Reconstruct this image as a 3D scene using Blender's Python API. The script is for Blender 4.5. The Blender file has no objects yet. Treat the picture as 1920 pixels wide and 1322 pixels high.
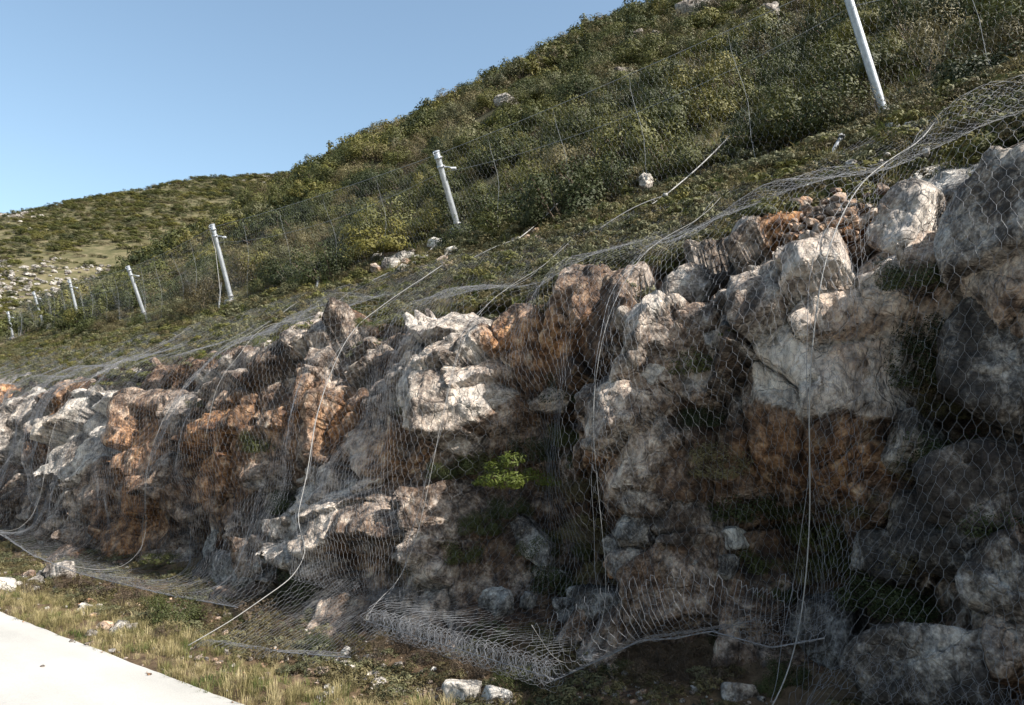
import bpy, math, random
import numpy as np
from mathutils import Vector, Matrix

random.seed(7)
rng = np.random.default_rng(7)
D = bpy.data
scene = bpy.context.scene
COL = scene.collection

# ------------------------------------------------------------------ camera, sky, sun, exposure
F_PX, YAW, PITCH = 1450.0, math.radians(51), math.atan(180 / 1450)
cam_d = D.cameras.new('camera'); cam = D.objects.new('camera', cam_d); COL.objects.link(cam)
cam_d.sensor_width = 36; cam_d.lens = F_PX / 1920 * 36
cam_d.clip_start = 0.05; cam_d.clip_end = 6000
cam.location = (0, 0, 1.6); cam.rotation_euler = (math.pi / 2 + PITCH, 0, -YAW)
scene.camera = cam

SUN_EL = math.radians(42); SUN_AZ = math.radians(171)      # azimuth clockwise from +Y
S_DIR = Vector((math.sin(SUN_AZ) * math.cos(SUN_EL), math.cos(SUN_AZ) * math.cos(SUN_EL), math.sin(SUN_EL)))
w = D.worlds.new('World'); scene.world = w; w.use_nodes = True
nt = w.node_tree; nt.nodes.clear()
sk = nt.nodes.new('ShaderNodeTexSky'); sk.sky_type = 'NISHITA'; sk.sun_disc = False
sk.sun_elevation = SUN_EL; sk.sun_rotation = SUN_AZ
sk.altitude = 100; sk.air_density = 1.0; sk.dust_density = 2.2; sk.ozone_density = 0.0
bg = nt.nodes.new('ShaderNodeBackground'); bg.inputs['Strength'].default_value = 0.13
wo = nt.nodes.new('ShaderNodeOutputWorld')
tint = nt.nodes.new('ShaderNodeMix'); tint.data_type = 'RGBA'; tint.blend_type = 'MULTIPLY'; tint.inputs[0].default_value = 1.0; tint.inputs[7].default_value = (0.98, 1.03, 0.96, 1)
nt.links.new(sk.outputs[0], tint.inputs[6]); nt.links.new(tint.outputs[2], bg.inputs[0]); nt.links.new(bg.outputs[0], wo.inputs[0])

sun_d = D.lights.new('sun', 'SUN'); sun = D.objects.new('sun', sun_d); COL.objects.link(sun)
sun_d.energy = 5.0; sun_d.angle = math.radians(0.53); sun_d.color = (1.0, 0.95, 0.87)
sun.rotation_euler = S_DIR.to_track_quat('Z', 'Y').to_euler()
sun.location = (0, 0, 60)

vs = scene.view_settings
vs.view_transform = 'Standard'; vs.look = 'None'; vs.exposure = 0.97; vs.gamma = 1.0; vs.use_curve_mapping = False
scene.render.engine = 'CYCLES'

# ------------------------------------------------------------------ pixel <-> place helpers (the photograph is 1920 x 1322)
Vh = np.array([math.sin(YAW), math.cos(YAW), 0]); Rv = np.array([math.cos(YAW), -math.sin(YAW), 0])
Fv = Vh * math.cos(PITCH) + np.array([0, 0, math.sin(PITCH)]); Uv = -Vh * math.sin(PITCH) + np.array([0, 0, math.cos(PITCH)])
CAM = np.array([0, 0, 1.6])
def ray(x, y): return Fv + Rv * (x - 960) / F_PX + Uv * (661 - y) / F_PX
def atX(x, y, X): r = ray(x, y); return CAM + r * X / r[0]
def atY(x, y, Y): r = ray(x, y); return CAM + r * Y / r[1]
def atZ(x, y, z): r = ray(x, y); return CAM + r * (z - 1.6) / r[2]

# ------------------------------------------------------------------ noise
_perm = rng.permutation(256); _perm = np.concatenate([_perm, _perm, _perm])
_grad = rng.normal(size=(256, 3)); _grad /= np.linalg.norm(_grad, axis=1)[:, None]
def perlin(x, y, z=0.0):
    x, y, z = np.broadcast_arrays(np.asarray(x, float), np.asarray(y, float), np.asarray(z, float))
    xi, yi, zi = np.floor(x).astype(int), np.floor(y).astype(int), np.floor(z).astype(int)
    xf, yf, zf = x - xi, y - yi, z - zi
    u, v, ww = [q * q * q * (q * (q * 6 - 15) + 10) for q in (xf, yf, zf)]
    out = 0
    for dx in (0, 1):
        for dy in (0, 1):
            for dz in (0, 1):
                h = _perm[_perm[_perm[(xi + dx) & 255] + ((yi + dy) & 255)] + ((zi + dz) & 255)]
                g = _grad[h]
                d = g[..., 0] * (xf - dx) + g[..., 1] * (yf - dy) + g[..., 2] * (zf - dz)
                out = out + d * (u if dx else 1 - u) * (v if dy else 1 - v) * (ww if dz else 1 - ww)
    return out * 1.5
def fbm(x, y, z=0.0, o=4, g=0.5):
    a, s, f = 1.0, 0, 1.0
    for i in range(o):
        s = s + a * perlin(x * f + 17.3 * i, y * f + 5.1 * i, np.asarray(z) * f); a *= g; f *= 2.03
    return s
def hash2(i, j, k):
    return _perm[_perm[(i & 255)] + (j & 255)] * 0 + ((np.sin(i * 127.1 + j * 311.7 + k * 74.7) * 43758.5453) % 1.0)
def worley(x, y, seed):
    """returns F1, F2, rand offset, tilt term of the nearest cell"""
    xi, yi = np.floor(x).astype(int), np.floor(y).astype(int)
    f1 = np.full(x.shape, 9.0); f2 = np.full(x.shape, 9.0); r = np.zeros(x.shape); tl = np.zeros(x.shape)
    for dx in (-1, 0, 1):
        for dy in (-1, 0, 1):
            ci, cj = xi + dx, yi + dy
            cx = ci + 0.1 + 0.8 * hash2(ci, cj, seed); cy = cj + 0.1 + 0.8 * hash2(ci, cj, seed + 1.7)
            d = np.maximum(abs(x - cx), 0) ** 1.6 + np.maximum(abs(y - cy), 0) ** 1.6
            d = d ** (1 / 1.6)
            rr = hash2(ci, cj, seed + 3.1) - 0.5
            t = (x - cx) * (hash2(ci, cj, seed + 4.3) - 0.5) + (y - cy) * (hash2(ci, cj, seed + 5.9) - 0.5)
            near = d < f1
            f2 = np.where(near, f1, np.minimum(f2, d))
            r = np.where(near, rr, r); tl = np.where(near, t, tl); f1 = np.where(near, d, f1)
    return f1, f2, r, tl

# ------------------------------------------------------------------ objects, labels
def setp(o, label=None, cat=None, group=None, kind=None):
    if label: o['label'] = label
    if cat: o['category'] = cat
    if group: o['group'] = group
    if kind: o['kind'] = kind
    return o
def mesh_np(name, verts, faces, mats, smooth=True, attrs=None, mat_idx=None):
    """verts (n,3), faces (m,k) all of the same size k"""
    verts = np.asarray(verts, np.float32); faces = np.asarray(faces, np.int32)
    me = D.meshes.new(name); n, (m, k) = len(verts), faces.shape
    me.vertices.add(n); me.vertices.foreach_set('co', verts.ravel())
    me.loops.add(m * k); me.loops.foreach_set('vertex_index', faces.ravel())
    me.polygons.add(m); me.polygons.foreach_set('loop_start', np.arange(0, m * k, k, dtype=np.int32))
    me.polygons.foreach_set('use_smooth', np.full(m, smooth))
    for mt in (mats if isinstance(mats, (list, tuple)) else [mats]): me.materials.append(mt)
    if mat_idx is not None: me.polygons.foreach_set('material_index', np.asarray(mat_idx, np.int32))
    me.update(calc_edges=True)
    for an, av in (attrs or {}).items():
        a = me.attributes.new(an, 'FLOAT', 'POINT'); a.data.foreach_set('value', np.asarray(av, np.float32))
    return me
def obj(name, me, parent=None):
    o = D.objects.new(name, me); COL.objects.link(o)
    if parent is not None: o.parent = parent
    return o
def empty(name, loc=(0, 0, 0)):
    o = D.objects.new(name, None); COL.objects.link(o); o.location = loc; o.empty_display_size = 0.1; return o
def grid_faces(nu, nv):
    i = np.arange(nu - 1)[:, None] * nv + np.arange(nv - 1)[None, :]
    return np.stack([i, i + nv, i + nv + 1, i + 1], -1).reshape(-1, 4)
def tubes(A, B, r, sides=3):
    """prisms along segments A->B; r scalar or array"""
    A = np.asarray(A, float); B = np.asarray(B, float); n = len(A)
    d = B - A; L = np.linalg.norm(d, axis=1) + 1e-9; d = d / L[:, None]
    up = np.where(abs(d[:, 2:3]) < 0.9, np.array([[0, 0, 1.0]]), np.array([[1.0, 0, 0]]))
    s = np.cross(d, up); s /= np.linalg.norm(s, axis=1)[:, None]; t = np.cross(s, d)
    r = np.broadcast_to(np.asarray(r, float), (n,))[:, None]
    V = np.zeros((n, sides * 2, 3))
    for k in range(sides):
        a = 2 * math.pi * k / sides
        o = (s * math.cos(a) + t * math.sin(a)) * r
        V[:, k] = A + o; V[:, k + sides] = B + o
    base = np.arange(n)[:, None] * sides * 2
    fs = [np.concatenate([base + k, base + (k + 1) % sides, base + sides + (k + 1) % sides, base + sides + k], 1) for k in range(sides)]
    return V.reshape(-1, 3), np.stack(fs, 1).reshape(-1, 4)
def polytube(P, r, sides=6, cap=True):
    """one continuous tube along a polyline"""
    P = np.asarray(P, float); n = len(P)
    T = np.gradient(P, axis=0); T /= np.linalg.norm(T, axis=1)[:, None] + 1e-9
    ref = np.array([0.31, 0.17, 0.93]) if abs(T[:, 2]).mean() < 0.8 else np.array([0.9, 0.3, 0.1])
    s = np.cross(T, ref); s /= np.linalg.norm(s, axis=1)[:, None] + 1e-9; t = np.cross(s, T)
    r = np.broadcast_to(np.asarray(r, float), (n,))
    V = np.stack([P + (s * math.cos(2 * math.pi * k / sides) + t * math.sin(2 * math.pi * k / sides)) * r[:, None] for k in range(sides)], 1)
    fs = []
    for i in range(n - 1):
        for k in range(sides):
            a, b = i * sides + k, i * sides + (k + 1) % sides
            fs.append((a, b, b + sides, a + sides))
    V = V.reshape(-1, 3)
    if cap:
        for e in (0, n - 1):
            c = len(V); V = np.vstack([V, P[e]])
            for k in range(sides): fs.append((e * sides + k, e * sides + (k + 1) % sides, c, c))
    return V, fs
def pyd(name, V, fs, mat, smooth=True):
    me = D.meshes.new(name)
    me.from_pydata([tuple(map(float, v)) for v in V], [], [tuple(dict.fromkeys(map(int, q))) for q in fs]); me.materials.append(mat)
    me.polygons.foreach_set('use_smooth', np.full(len(me.polygons), smooth)); me.update(); return me

# ------------------------------------------------------------------ materials
def new_mat(name):
    m = D.materials.new(name); m.use_nodes = True; t = m.node_tree; t.nodes.clear()
    o = t.nodes.new('ShaderNodeOutputMaterial'); b = t.nodes.new('ShaderNodeBsdfPrincipled')
    t.links.new(b.outputs[0], o.inputs[0]); return m, t, b, o
def nd(t, typ, **kw):
    n = t.nodes.new(typ)
    for k, v in kw.items():
        if k in n.inputs.keys(): n.inputs[k].default_value = v
        else: setattr(n, k, v)
    return n
def noise(t, vec, scale, detail=6, rough=0.6, dist=0.0):
    n = nd(t, 'ShaderNodeTexNoise', Scale=scale, Detail=detail, Roughness=rough, Distortion=dist)
    if vec is not None: t.links.new(vec, n.inputs['Vector'])
    return n.outputs['Fac']
def ramp(t, fac, stops):
    r = t.nodes.new('ShaderNodeValToRGB'); e = r.color_ramp.elements
    while len(e) < len(stops): e.new(0.5)
    for i, (p, c) in enumerate(stops): e[i].position = p; e[i].color = (*c, 1) if len(c) == 3 else c
    t.links.new(fac, r.inputs[0]); return r.outputs[0]
def gray(a): return (a, a, a)
def mix(t, fac, a, b, mode='MIX'):
    m = t.nodes.new('ShaderNodeMix'); m.data_type = 'RGBA'; m.blend_type = mode
    for s, v in ((m.inputs[0], fac), (m.inputs[6], a), (m.inputs[7], b)):
        if isinstance(v, bpy.types.NodeSocket): t.links.new(v, s)
        else: s.default_value = v if not isinstance(v, tuple) else (*v, 1)[:4]
    return m.outputs[2]
def mth(t, op, a, b=0.0, clamp=False):
    m = t.nodes.new('ShaderNodeMath'); m.operation = op; m.use_clamp = clamp
    for s, v in ((m.inputs[0], a), (m.inputs[1], b)):
        if isinstance(v, bpy.types.NodeSocket): t.links.new(v, s)
        else: s.default_value = v
    return m.outputs[0]
def attr(t, name):
    a = nd(t, 'ShaderNodeAttribute', attribute_name=name); return a.outputs['Fac']
def mapping(t, vec, scale, rot=(0, 0, 0)):
    m = nd(t, 'ShaderNodeMapping'); m.inputs['Scale'].default_value = scale; m.inputs['Rotation'].default_value = rot
    t.links.new(vec, m.inputs['Vector']); return m.outputs[0]
def bump(t, b, h, strength=0.5, dist=0.02):
    n = nd(t, 'ShaderNodeBump', Strength=strength, Distance=dist); t.links.new(h, n.inputs['Height'])
    t.links.new(n.outputs[0], b.inputs['Normal'])

def rock_material():
    m, t, b, o = new_mat('limestone'); L = t.links
    pos = nd(t, 'ShaderNodeNewGeometry').outputs['Position']
    n1 = noise(t, pos, 1.6, 8, 0.68, 0.4); n2 = noise(t, pos, 9, 8, 0.7); n3 = noise(t, pos, 40, 6, 0.7)
    st = noise(t, mapping(t, pos, (5, 5, 0.9)), 1.3, 6, 0.65, 0.6)
    tone = attr(t, 'tone'); stain = attr(t, 'stain')
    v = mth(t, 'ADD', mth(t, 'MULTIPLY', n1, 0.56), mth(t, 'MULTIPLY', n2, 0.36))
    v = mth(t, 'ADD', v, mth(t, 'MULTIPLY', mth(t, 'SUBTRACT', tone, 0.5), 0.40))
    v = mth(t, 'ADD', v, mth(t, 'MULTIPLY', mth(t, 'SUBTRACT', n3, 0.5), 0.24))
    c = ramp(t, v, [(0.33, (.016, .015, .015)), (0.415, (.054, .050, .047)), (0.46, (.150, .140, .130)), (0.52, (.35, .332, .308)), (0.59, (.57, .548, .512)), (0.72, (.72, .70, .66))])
    # iron stain: ochre to rust, broken up
    oc = ramp(t, n2, [(0.32, (.035, .017, .011)), (0.45, (.16, .070, .026)), (0.55, (.38, .185, .075)), (0.68, (.58, .38, .20))])
    sf = mth(t, 'MULTIPLY', stain, mth(t, 'MULTIPLY', mth(t, 'SUBTRACT', mth(t, 'ADD', n1, st), 0.68), 3.4), True)
    c = mix(t, mth(t, 'MINIMUM', sf, 0.88), c, oc)
    warm = noise(t, pos, 0.9, 5, 0.6)
    c = mix(t, ramp(t, warm, [(0.52, gray(0)), (0.68, gray(0.22))]), c, mix(t, 1.0, c, (.98, .76, .52), 'MULTIPLY'))
    # dark run-off varnish and lichen
    c = mix(t, ramp(t, st, [(0.56, gray(0)), (0.65, gray(0.7))]), c, (.034, .032, .035))
    li = noise(t, pos, 17, 5, 0.75)
    c = mix(t, ramp(t, li, [(0.58, gray(0)), (0.68, gray(0.5))]), c, (.10, .098, .098))
    L.new(c, b.inputs['Base Color']); b.inputs['Roughness'].default_value = 0.93; b.inputs['Specular IOR Level'].default_value = 0.25
    vo = nd(t, 'ShaderNodeTexVoronoi', feature='DISTANCE_TO_EDGE', Scale=5.5)
    wv = nd(t, 'ShaderNodeVectorMath', operation='ADD'); L.new(pos, wv.inputs[0])
    nc = nd(t, 'ShaderNodeTexNoise', Scale=4.0, Detail=4.0); L.new(pos, nc.inputs['Vector'])
    sc = nd(t, 'ShaderNodeVectorMath', operation='SCALE'); sc.inputs['Scale'].default_value = 0.25; L.new(nc.outputs['Color'], sc.inputs[0])
    L.new(sc.outputs[0], wv.inputs[1]); L.new(wv.outputs[0], vo.inputs['Vector'])
    crack = ramp(t, vo.outputs['Distance'], [(0.0, gray(0)), (0.05, gray(1))])
    def facets(scale, mp, rot):                                     # flat chips, each tilted its own way
        vec = mapping(t, wv.outputs[0], mp, rot); vn = nd(t, 'ShaderNodeTexVoronoi', feature='F1', Scale=scale); L.new(vec, vn.inputs['Vector'])
        df = nd(t, 'ShaderNodeVectorMath', operation='SUBTRACT'); L.new(vec, df.inputs[0]); L.new(vn.outputs['Position'], df.inputs[1])
        cc = nd(t, 'ShaderNodeVectorMath', operation='SUBTRACT'); L.new(vn.outputs['Color'], cc.inputs[0]); cc.inputs[1].default_value = (.5, .5, .5)
        dt = nd(t, 'ShaderNodeVectorMath', operation='DOT_PRODUCT'); L.new(df.outputs[0], dt.inputs[0]); L.new(cc.outputs[0], dt.inputs[1]); return dt.outputs['Value']
    h = mth(t, 'ADD', mth(t, 'MULTIPLY', crack, 0.30), mth(t, 'ADD', mth(t, 'MULTIPLY', n3, 0.22), mth(t, 'MULTIPLY', n2, 0.45)))
    h = mth(t, 'ADD', h, mth(t, 'MULTIPLY', mth(t, 'ADD', facets(7.0, (1, 1.4, .7), (.4, .2, .5)), facets(21.0, (1.3, 1, .8), (.1, .7, .2))), 26.0))
    bump(t, b, h, 0.9, 0.045)
    return m
M_ROCK = rock_material()

def soil_material(name, cols, scale=1.0, bstr=0.6):
    m, t, b, o = new_mat(name)
    pos = nd(t, 'ShaderNodeNewGeometry').outputs['Position']
    n1 = noise(t, pos, 1.1 * scale, 8, 0.65); n2 = noise(t, pos, 14 * scale, 8, 0.75)
    v = mth(t, 'ADD', mth(t, 'MULTIPLY', n1, 0.55), mth(t, 'MULTIPLY', n2, 0.45))
    c = ramp(t, v, cols); t.links.new(c, b.inputs['Base Color']); b.inputs['Roughness'].default_value = 0.95
    b.inputs['Specular IOR Level'].default_value = 0.15
    bump(t, b, mth(t, 'ADD', n2, mth(t, 'MULTIPLY', n1, 0.5)), bstr, 0.06); return m
M_SOIL = soil_material('slope_soil', [(.34, (.05, .04, .025)), (.45, (.13, .10, .055)), (.55, (.21, .165, .10)), (.66, (.33, .27, .19))])
M_HILL = soil_material('hill_soil', [(.36, (.022, .024, .012)), (.48, (.05, .046, .026)), (.58, (.085, .073, .043)), (.70, (.15, .125, .09))])
M_FAR = soil_material('far_hill_ground', [(.36, (.04, .042, .02)), (.47, (.08, .075, .037)), (.56, (.13, .11, .065)), (.66, (.25, .21, .15))], 0.5, 0.5)
M_VERGE = soil_material('verge_soil', [(.34, (.035, .024, .016)), (.45, (.085, .058, .036)), (.56, (.15, .105, .065)), (.68, (.28, .21, .14))])

def road_material():
    m, t, b, o = new_mat('pale_asphalt')
    pos = nd(t, 'ShaderNodeNewGeometry').outputs['Position']
    n1 = noise(t, pos, 0.5, 6, 0.6); n2 = noise(t, pos, 90, 4, 0.7); n3 = noise(t, mapping(t, pos, (1.4, .25, 1)), 1.2, 5, 0.6)
    c = ramp(t, mth(t, 'ADD', mth(t, 'MULTIPLY', n1, .4), mth(t, 'ADD', mth(t, 'MULTIPLY', n2, .3), mth(t, 'MULTIPLY', n3, .3))),
             [(.38, (.27, .265, .25)), (.5, (.37, .36, .34)), (.62, (.45, .44, .42))])
    t.links.new(c, b.inputs['Base Color']); b.inputs['Roughness'].default_value = 0.9; bump(t, b, n2, 0.35, 0.006); return m
M_ROAD = road_material()

def metal(name, col, rough, metallic, var=0.15):
    m, t, b, o = new_mat(name)
    pos = nd(t, 'ShaderNodeNewGeometry').outputs['Position']
    n = noise(t, pos, 18, 5, 0.7)
    c = ramp(t, n, [(.35, tuple(x * (1 - var) for x in col)), (.65, tuple(min(1, x * (1 + var)) for x in col))])
    t.links.new(c, b.inputs['Base Color']); b.inputs['Roughness'].default_value = rough; b.inputs['Metallic'].default_value = metallic
    return m
M_WIRE = metal('galvanised_wire', (.135, .14, .155), 0.5, 0.25, 0.3)
M_FWIRE = metal('fence_wire', (.21, .22, .24), 0.6, 0.2, 0.3)
M_POST = metal('galvanised_post', (.33, .35, .38), 0.42, 0.5, 0.18)
M_ROPE = metal('steel_rope', (.22, .215, .21), 0.6, 0.15, 0.2)
M_BOLT = metal('dull_steel', (.28, .28, .29), 0.55, 0.5, 0.2)
M_RUST = metal('weathered_bar', (.42, .36, .30), 0.75, 0.1, 0.3)

def leaf_material(name, stops, trans=0.14):
    m, t, b, o = new_mat(name); L = t.links
    rnd = nd(t, 'ShaderNodeObjectInfo').outputs['Random']; a = attr(t, 'rnd')
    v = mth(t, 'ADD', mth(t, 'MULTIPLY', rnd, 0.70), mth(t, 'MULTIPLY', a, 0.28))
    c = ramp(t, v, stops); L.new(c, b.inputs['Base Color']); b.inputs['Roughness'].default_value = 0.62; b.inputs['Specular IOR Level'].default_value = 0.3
    tr = nd(t, 'ShaderNodeBsdfTranslucent'); L.new(c, tr.inputs[0])
    mx = nd(t, 'ShaderNodeMixShader'); mx.inputs[0].default_value = trans
    L.new(b.outputs[0], mx.inputs[1]); L.new(tr.outputs[0], mx.inputs[2]); L.new(mx.outputs[0], o.inputs[0]); return m
M_LEAF = [
    leaf_material('olive_leaf', [(.1, (0.030, 0.036, 0.009)), (.45, (0.068, 0.071, 0.018)), (.75, (0.107, 0.101, 0.025)), (.95, (0.151, 0.126, 0.037))]),
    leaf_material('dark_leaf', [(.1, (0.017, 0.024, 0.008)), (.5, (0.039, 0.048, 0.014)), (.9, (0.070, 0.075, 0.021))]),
    leaf_material('dry_heath_leaf', [(.1, (0.054, 0.042, 0.018)), (.5, (0.097, 0.080, 0.035)), (.9, (0.155, 0.134, 0.064))]),
    leaf_material('yellow_green_leaf', [(.1, (0.046, 0.053, 0.010)), (.5, (0.086, 0.088, 0.016)), (.9, (0.132, 0.115, 0.025))]),
    leaf_material('grey_green_leaf', [(.1, (0.059, 0.061, 0.031)), (.5, (0.101, 0.101, 0.051)), (.9, (0.160, 0.149, 0.077))]),
    leaf_material('fresh_green_leaf', [(.1, (0.043, 0.063, 0.010)), (.5, (0.086, 0.105, 0.015)), (.9, (0.150, 0.144, 0.027))], .3),
]
M_TWIG = soil_material('twig_bark', [(.3, (.07, .052, .04)), (.5, (.14, .11, .085)), (.7, (.23, .19, .15))], 3)
M_DRYGRASS = leaf_material('dry_grass_blade', [(.1, (.13, .115, .045)), (.5, (.26, .215, .10)), (.9, (.42, .35, .20))], .3)
M_GRASS = leaf_material('green_grass_blade', [(.1, (.055, .085, .02)), (.5, (.11, .13, .035)), (.9, (.20, .19, .07))], .3)

# ------------------------------------------------------------------ shape of the place
def xs(Y): 
    Y = np.asarray(Y, float); k = 3.0
    return 0.155 * k * np.log1p(np.exp(np.clip((Y - 14.8) / k, -30, 30)))
def ztop(Y): return np.interp(Y, [-8, -3, -1.2, .5, 3.2, 6, 10, 15, 20, 30, 45, 80], [4.7, 4.7, 4.4, 3.72, 3.32, 3.15, 3.1, 3.03, 3.1, 4.1, 5.1, 7])  # crest raised past the right edge to go with the added shading bulge
def zpost(Y): return np.interp(Y, [-8, -3, 0, 2, 8.4, 15, 21, 27, 34, 40, 60, 90], [6.1, 6.0, 5.3, 5.14, 5.1, 4.98, 5.14, 5.84, 6.4, 6.6, 7.8, 8])
PX = np.array([4.2, 4.85, 5.08, 5.22, 5.42, 5.80, 6.32, 6.9, 7.6, 8.4])
PA = np.array([0, 0, .2, .45, .70, .885, .985, 1, 1, 1]); PB = np.array([-.08, .04, 0, 0, 0, 0, 0, .40, .92, 1.48])
NT = len(PX) - 1
_tt = np.linspace(0, NT, 901)
def _sm(a):
    k = np.exp(-np.linspace(-2, 2, 61) ** 2); k /= k.sum()
    return np.convolve(np.concatenate([a[0] + (a[0] - a[1:31][::-1]), a, a[-1] + (a[-1] - a[-31:-1][::-1])]), k, 'valid')
_px, _pa, _pb = [_sm(np.interp(_tt, np.arange(NT + 1), q)) for q in (PX, PA, PB)]
def prof(Y, t):
    """cliff profile: point (X, Y, Z) and outward normal in the X-Z plane"""
    Y = np.asarray(Y, float); t = np.asarray(t, float)
    x = np.interp(t, _tt, _px); a = np.interp(t, _tt, _pa); b = np.interp(t, _tt, _pb); z = a * ztop(Y) + b
    e = 0.05
    dx = np.interp(t + e, _tt, _px) - np.interp(t - e, _tt, _px)
    dz = (np.interp(t + e, _tt, _pa) - np.interp(t - e, _tt, _pa)) * ztop(Y) + np.interp(t + e, _tt, _pb) - np.interp(t - e, _tt, _pb)
    L = np.sqrt(dx * dx + dz * dz); nx, nz = -dz / L, dx / L
    return x + xs(Y), z, nx, nz
_S = np.concatenate([[0], np.cumsum(np.hypot(np.diff(_px), np.diff(_pa * 3.3 + _pb)))])
def s_of(t): return np.interp(t, _tt, _S)
def t_of(s): return np.interp(s, _S, _tt)
def t_of_x(xp): return np.interp(xp, _px, _tt)
def zslope(xp, Y):
    t = t_of_x(xp); return np.interp(t, _tt, _pa) * ztop(Y) + np.interp(t, _tt, _pb)
def zhill(X, Y):
    X = np.asarray(X, float); Y = np.asarray(Y, float); xp = X - xs(Y)
    zs = zslope(np.minimum(xp, 8.4), Y)
    k = np.clip((xp - 8.2) / 0.9, 0, 1)
    u = np.maximum(xp - 9, -0.8)
    g = .74 * np.minimum(u, 32) + np.where(u > 32, .74 * (u - 32) - .0175 * (np.minimum(u, 70) - 32) ** 2 - .7 * np.maximum(u - 70, 0), 0)
    zh = zpost(Y) + g - 5.0 * 0.6 * np.log1p(np.exp(np.clip((Y - 62) / 5.0, -30, 30)))
    zh = zh + np.clip(u / 6, 0, 1) * (1.1 * fbm(X * .07, Y * .07, 3.3, 3) + .35 * perlin(X * .3, Y * .3, 1.2))
    return zs * (1 - k) + zh * k
def hit(px, py):
    r = ray(px, py); d = np.linspace(2.5, 70, 9000); P = CAM + d[:, None] * r
    xp = P[:, 0] - xs(P[:, 1]); zz = np.where(xp < 8.3, zslope(np.clip(xp, 4.1, 8.4), P[:, 1]), zhill(P[:, 0], P[:, 1]))
    zz = np.where(xp < 4.1, 0.0, zz); i = int(np.argmax(P[:, 2] < zz))
    return P[i], d[i]

# hollows and bulges of the face: (px, py, radius m, amount m)
BUL = [(1000, 760, .45, -.50), (970, 900, .5, -.60), (1735, 720, .40, -.60), (1480, 1080, .65, -.55), (1310, 740, .28, -.28), (890, 900, .3, -.30),
       (1000, 1050, .5, -.50), (545, 900, .35, -.28), (350, 1060, .7, -.45), (1390, 1000, .35, -.3), (1660, 960, .4, -.3), (1100, 660, .35, -.2), (1050, 540, .2, -.1),
       (820, 720, .5, .08), (1560, 680, .8, .25), (640, 790, .5, .18), (180, 790, .8, .25), (1240, 640, .3, .15), (1860, 470, .6, .15), (700, 1010, .6, .2), (420, 860, .9, .12)]
BULW = []
for (a, b_, r_, q_) in BUL:
    P_, d_ = hit(a, b_); BULW.append((P_[1], float(s_of(t_of_x(P_[0] - xs(P_[1])))), r_, q_ * 1.15))
BULW.append((-2.5, 2.6, 1.6, 1.8))     # unseen bulge added right of the frame to shade the lower right face
STAIN = [(750, 850, .45, 1), (640, 800, .5, .9), (430, 830, 1.0, 1), (270, 850, .9, .9), (100, 790, .9, .9), (1030, 620, .5, .9), (1130, 860, .4, .9), (1010, 960, .3, 1),
         (1560, 440, .55, 1.3), (1450, 880, .5, .8), (250, 970, .9, 1), (1600, 880, .4, .8), (1140, 1065, .12, 1.3), (960, 640, .4, .9), (1590, 630, .5, .6), (1350, 960, .3, .9),
         (930, 690, .3, .6), (20, 740, 1.0, .9), (560, 780, .7, .7), (1720, 560, .3, .6), (1880, 1240, .3, .9), (740, 1050, .5, .6), (1530, 1030, .4, .8)]
STW = [(hit(a, b_)[0], r_, q_) for (a, b_, r_, q_) in STAIN]
def stain_at(P):
    s = np.full(len(P), 0.28)
    for c, r_, q_ in STW:
        d2 = ((P - c) ** 2).sum(1); s = np.maximum(s, q_ * np.exp(-d2 / (r_ * r_)))
    return s

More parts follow.
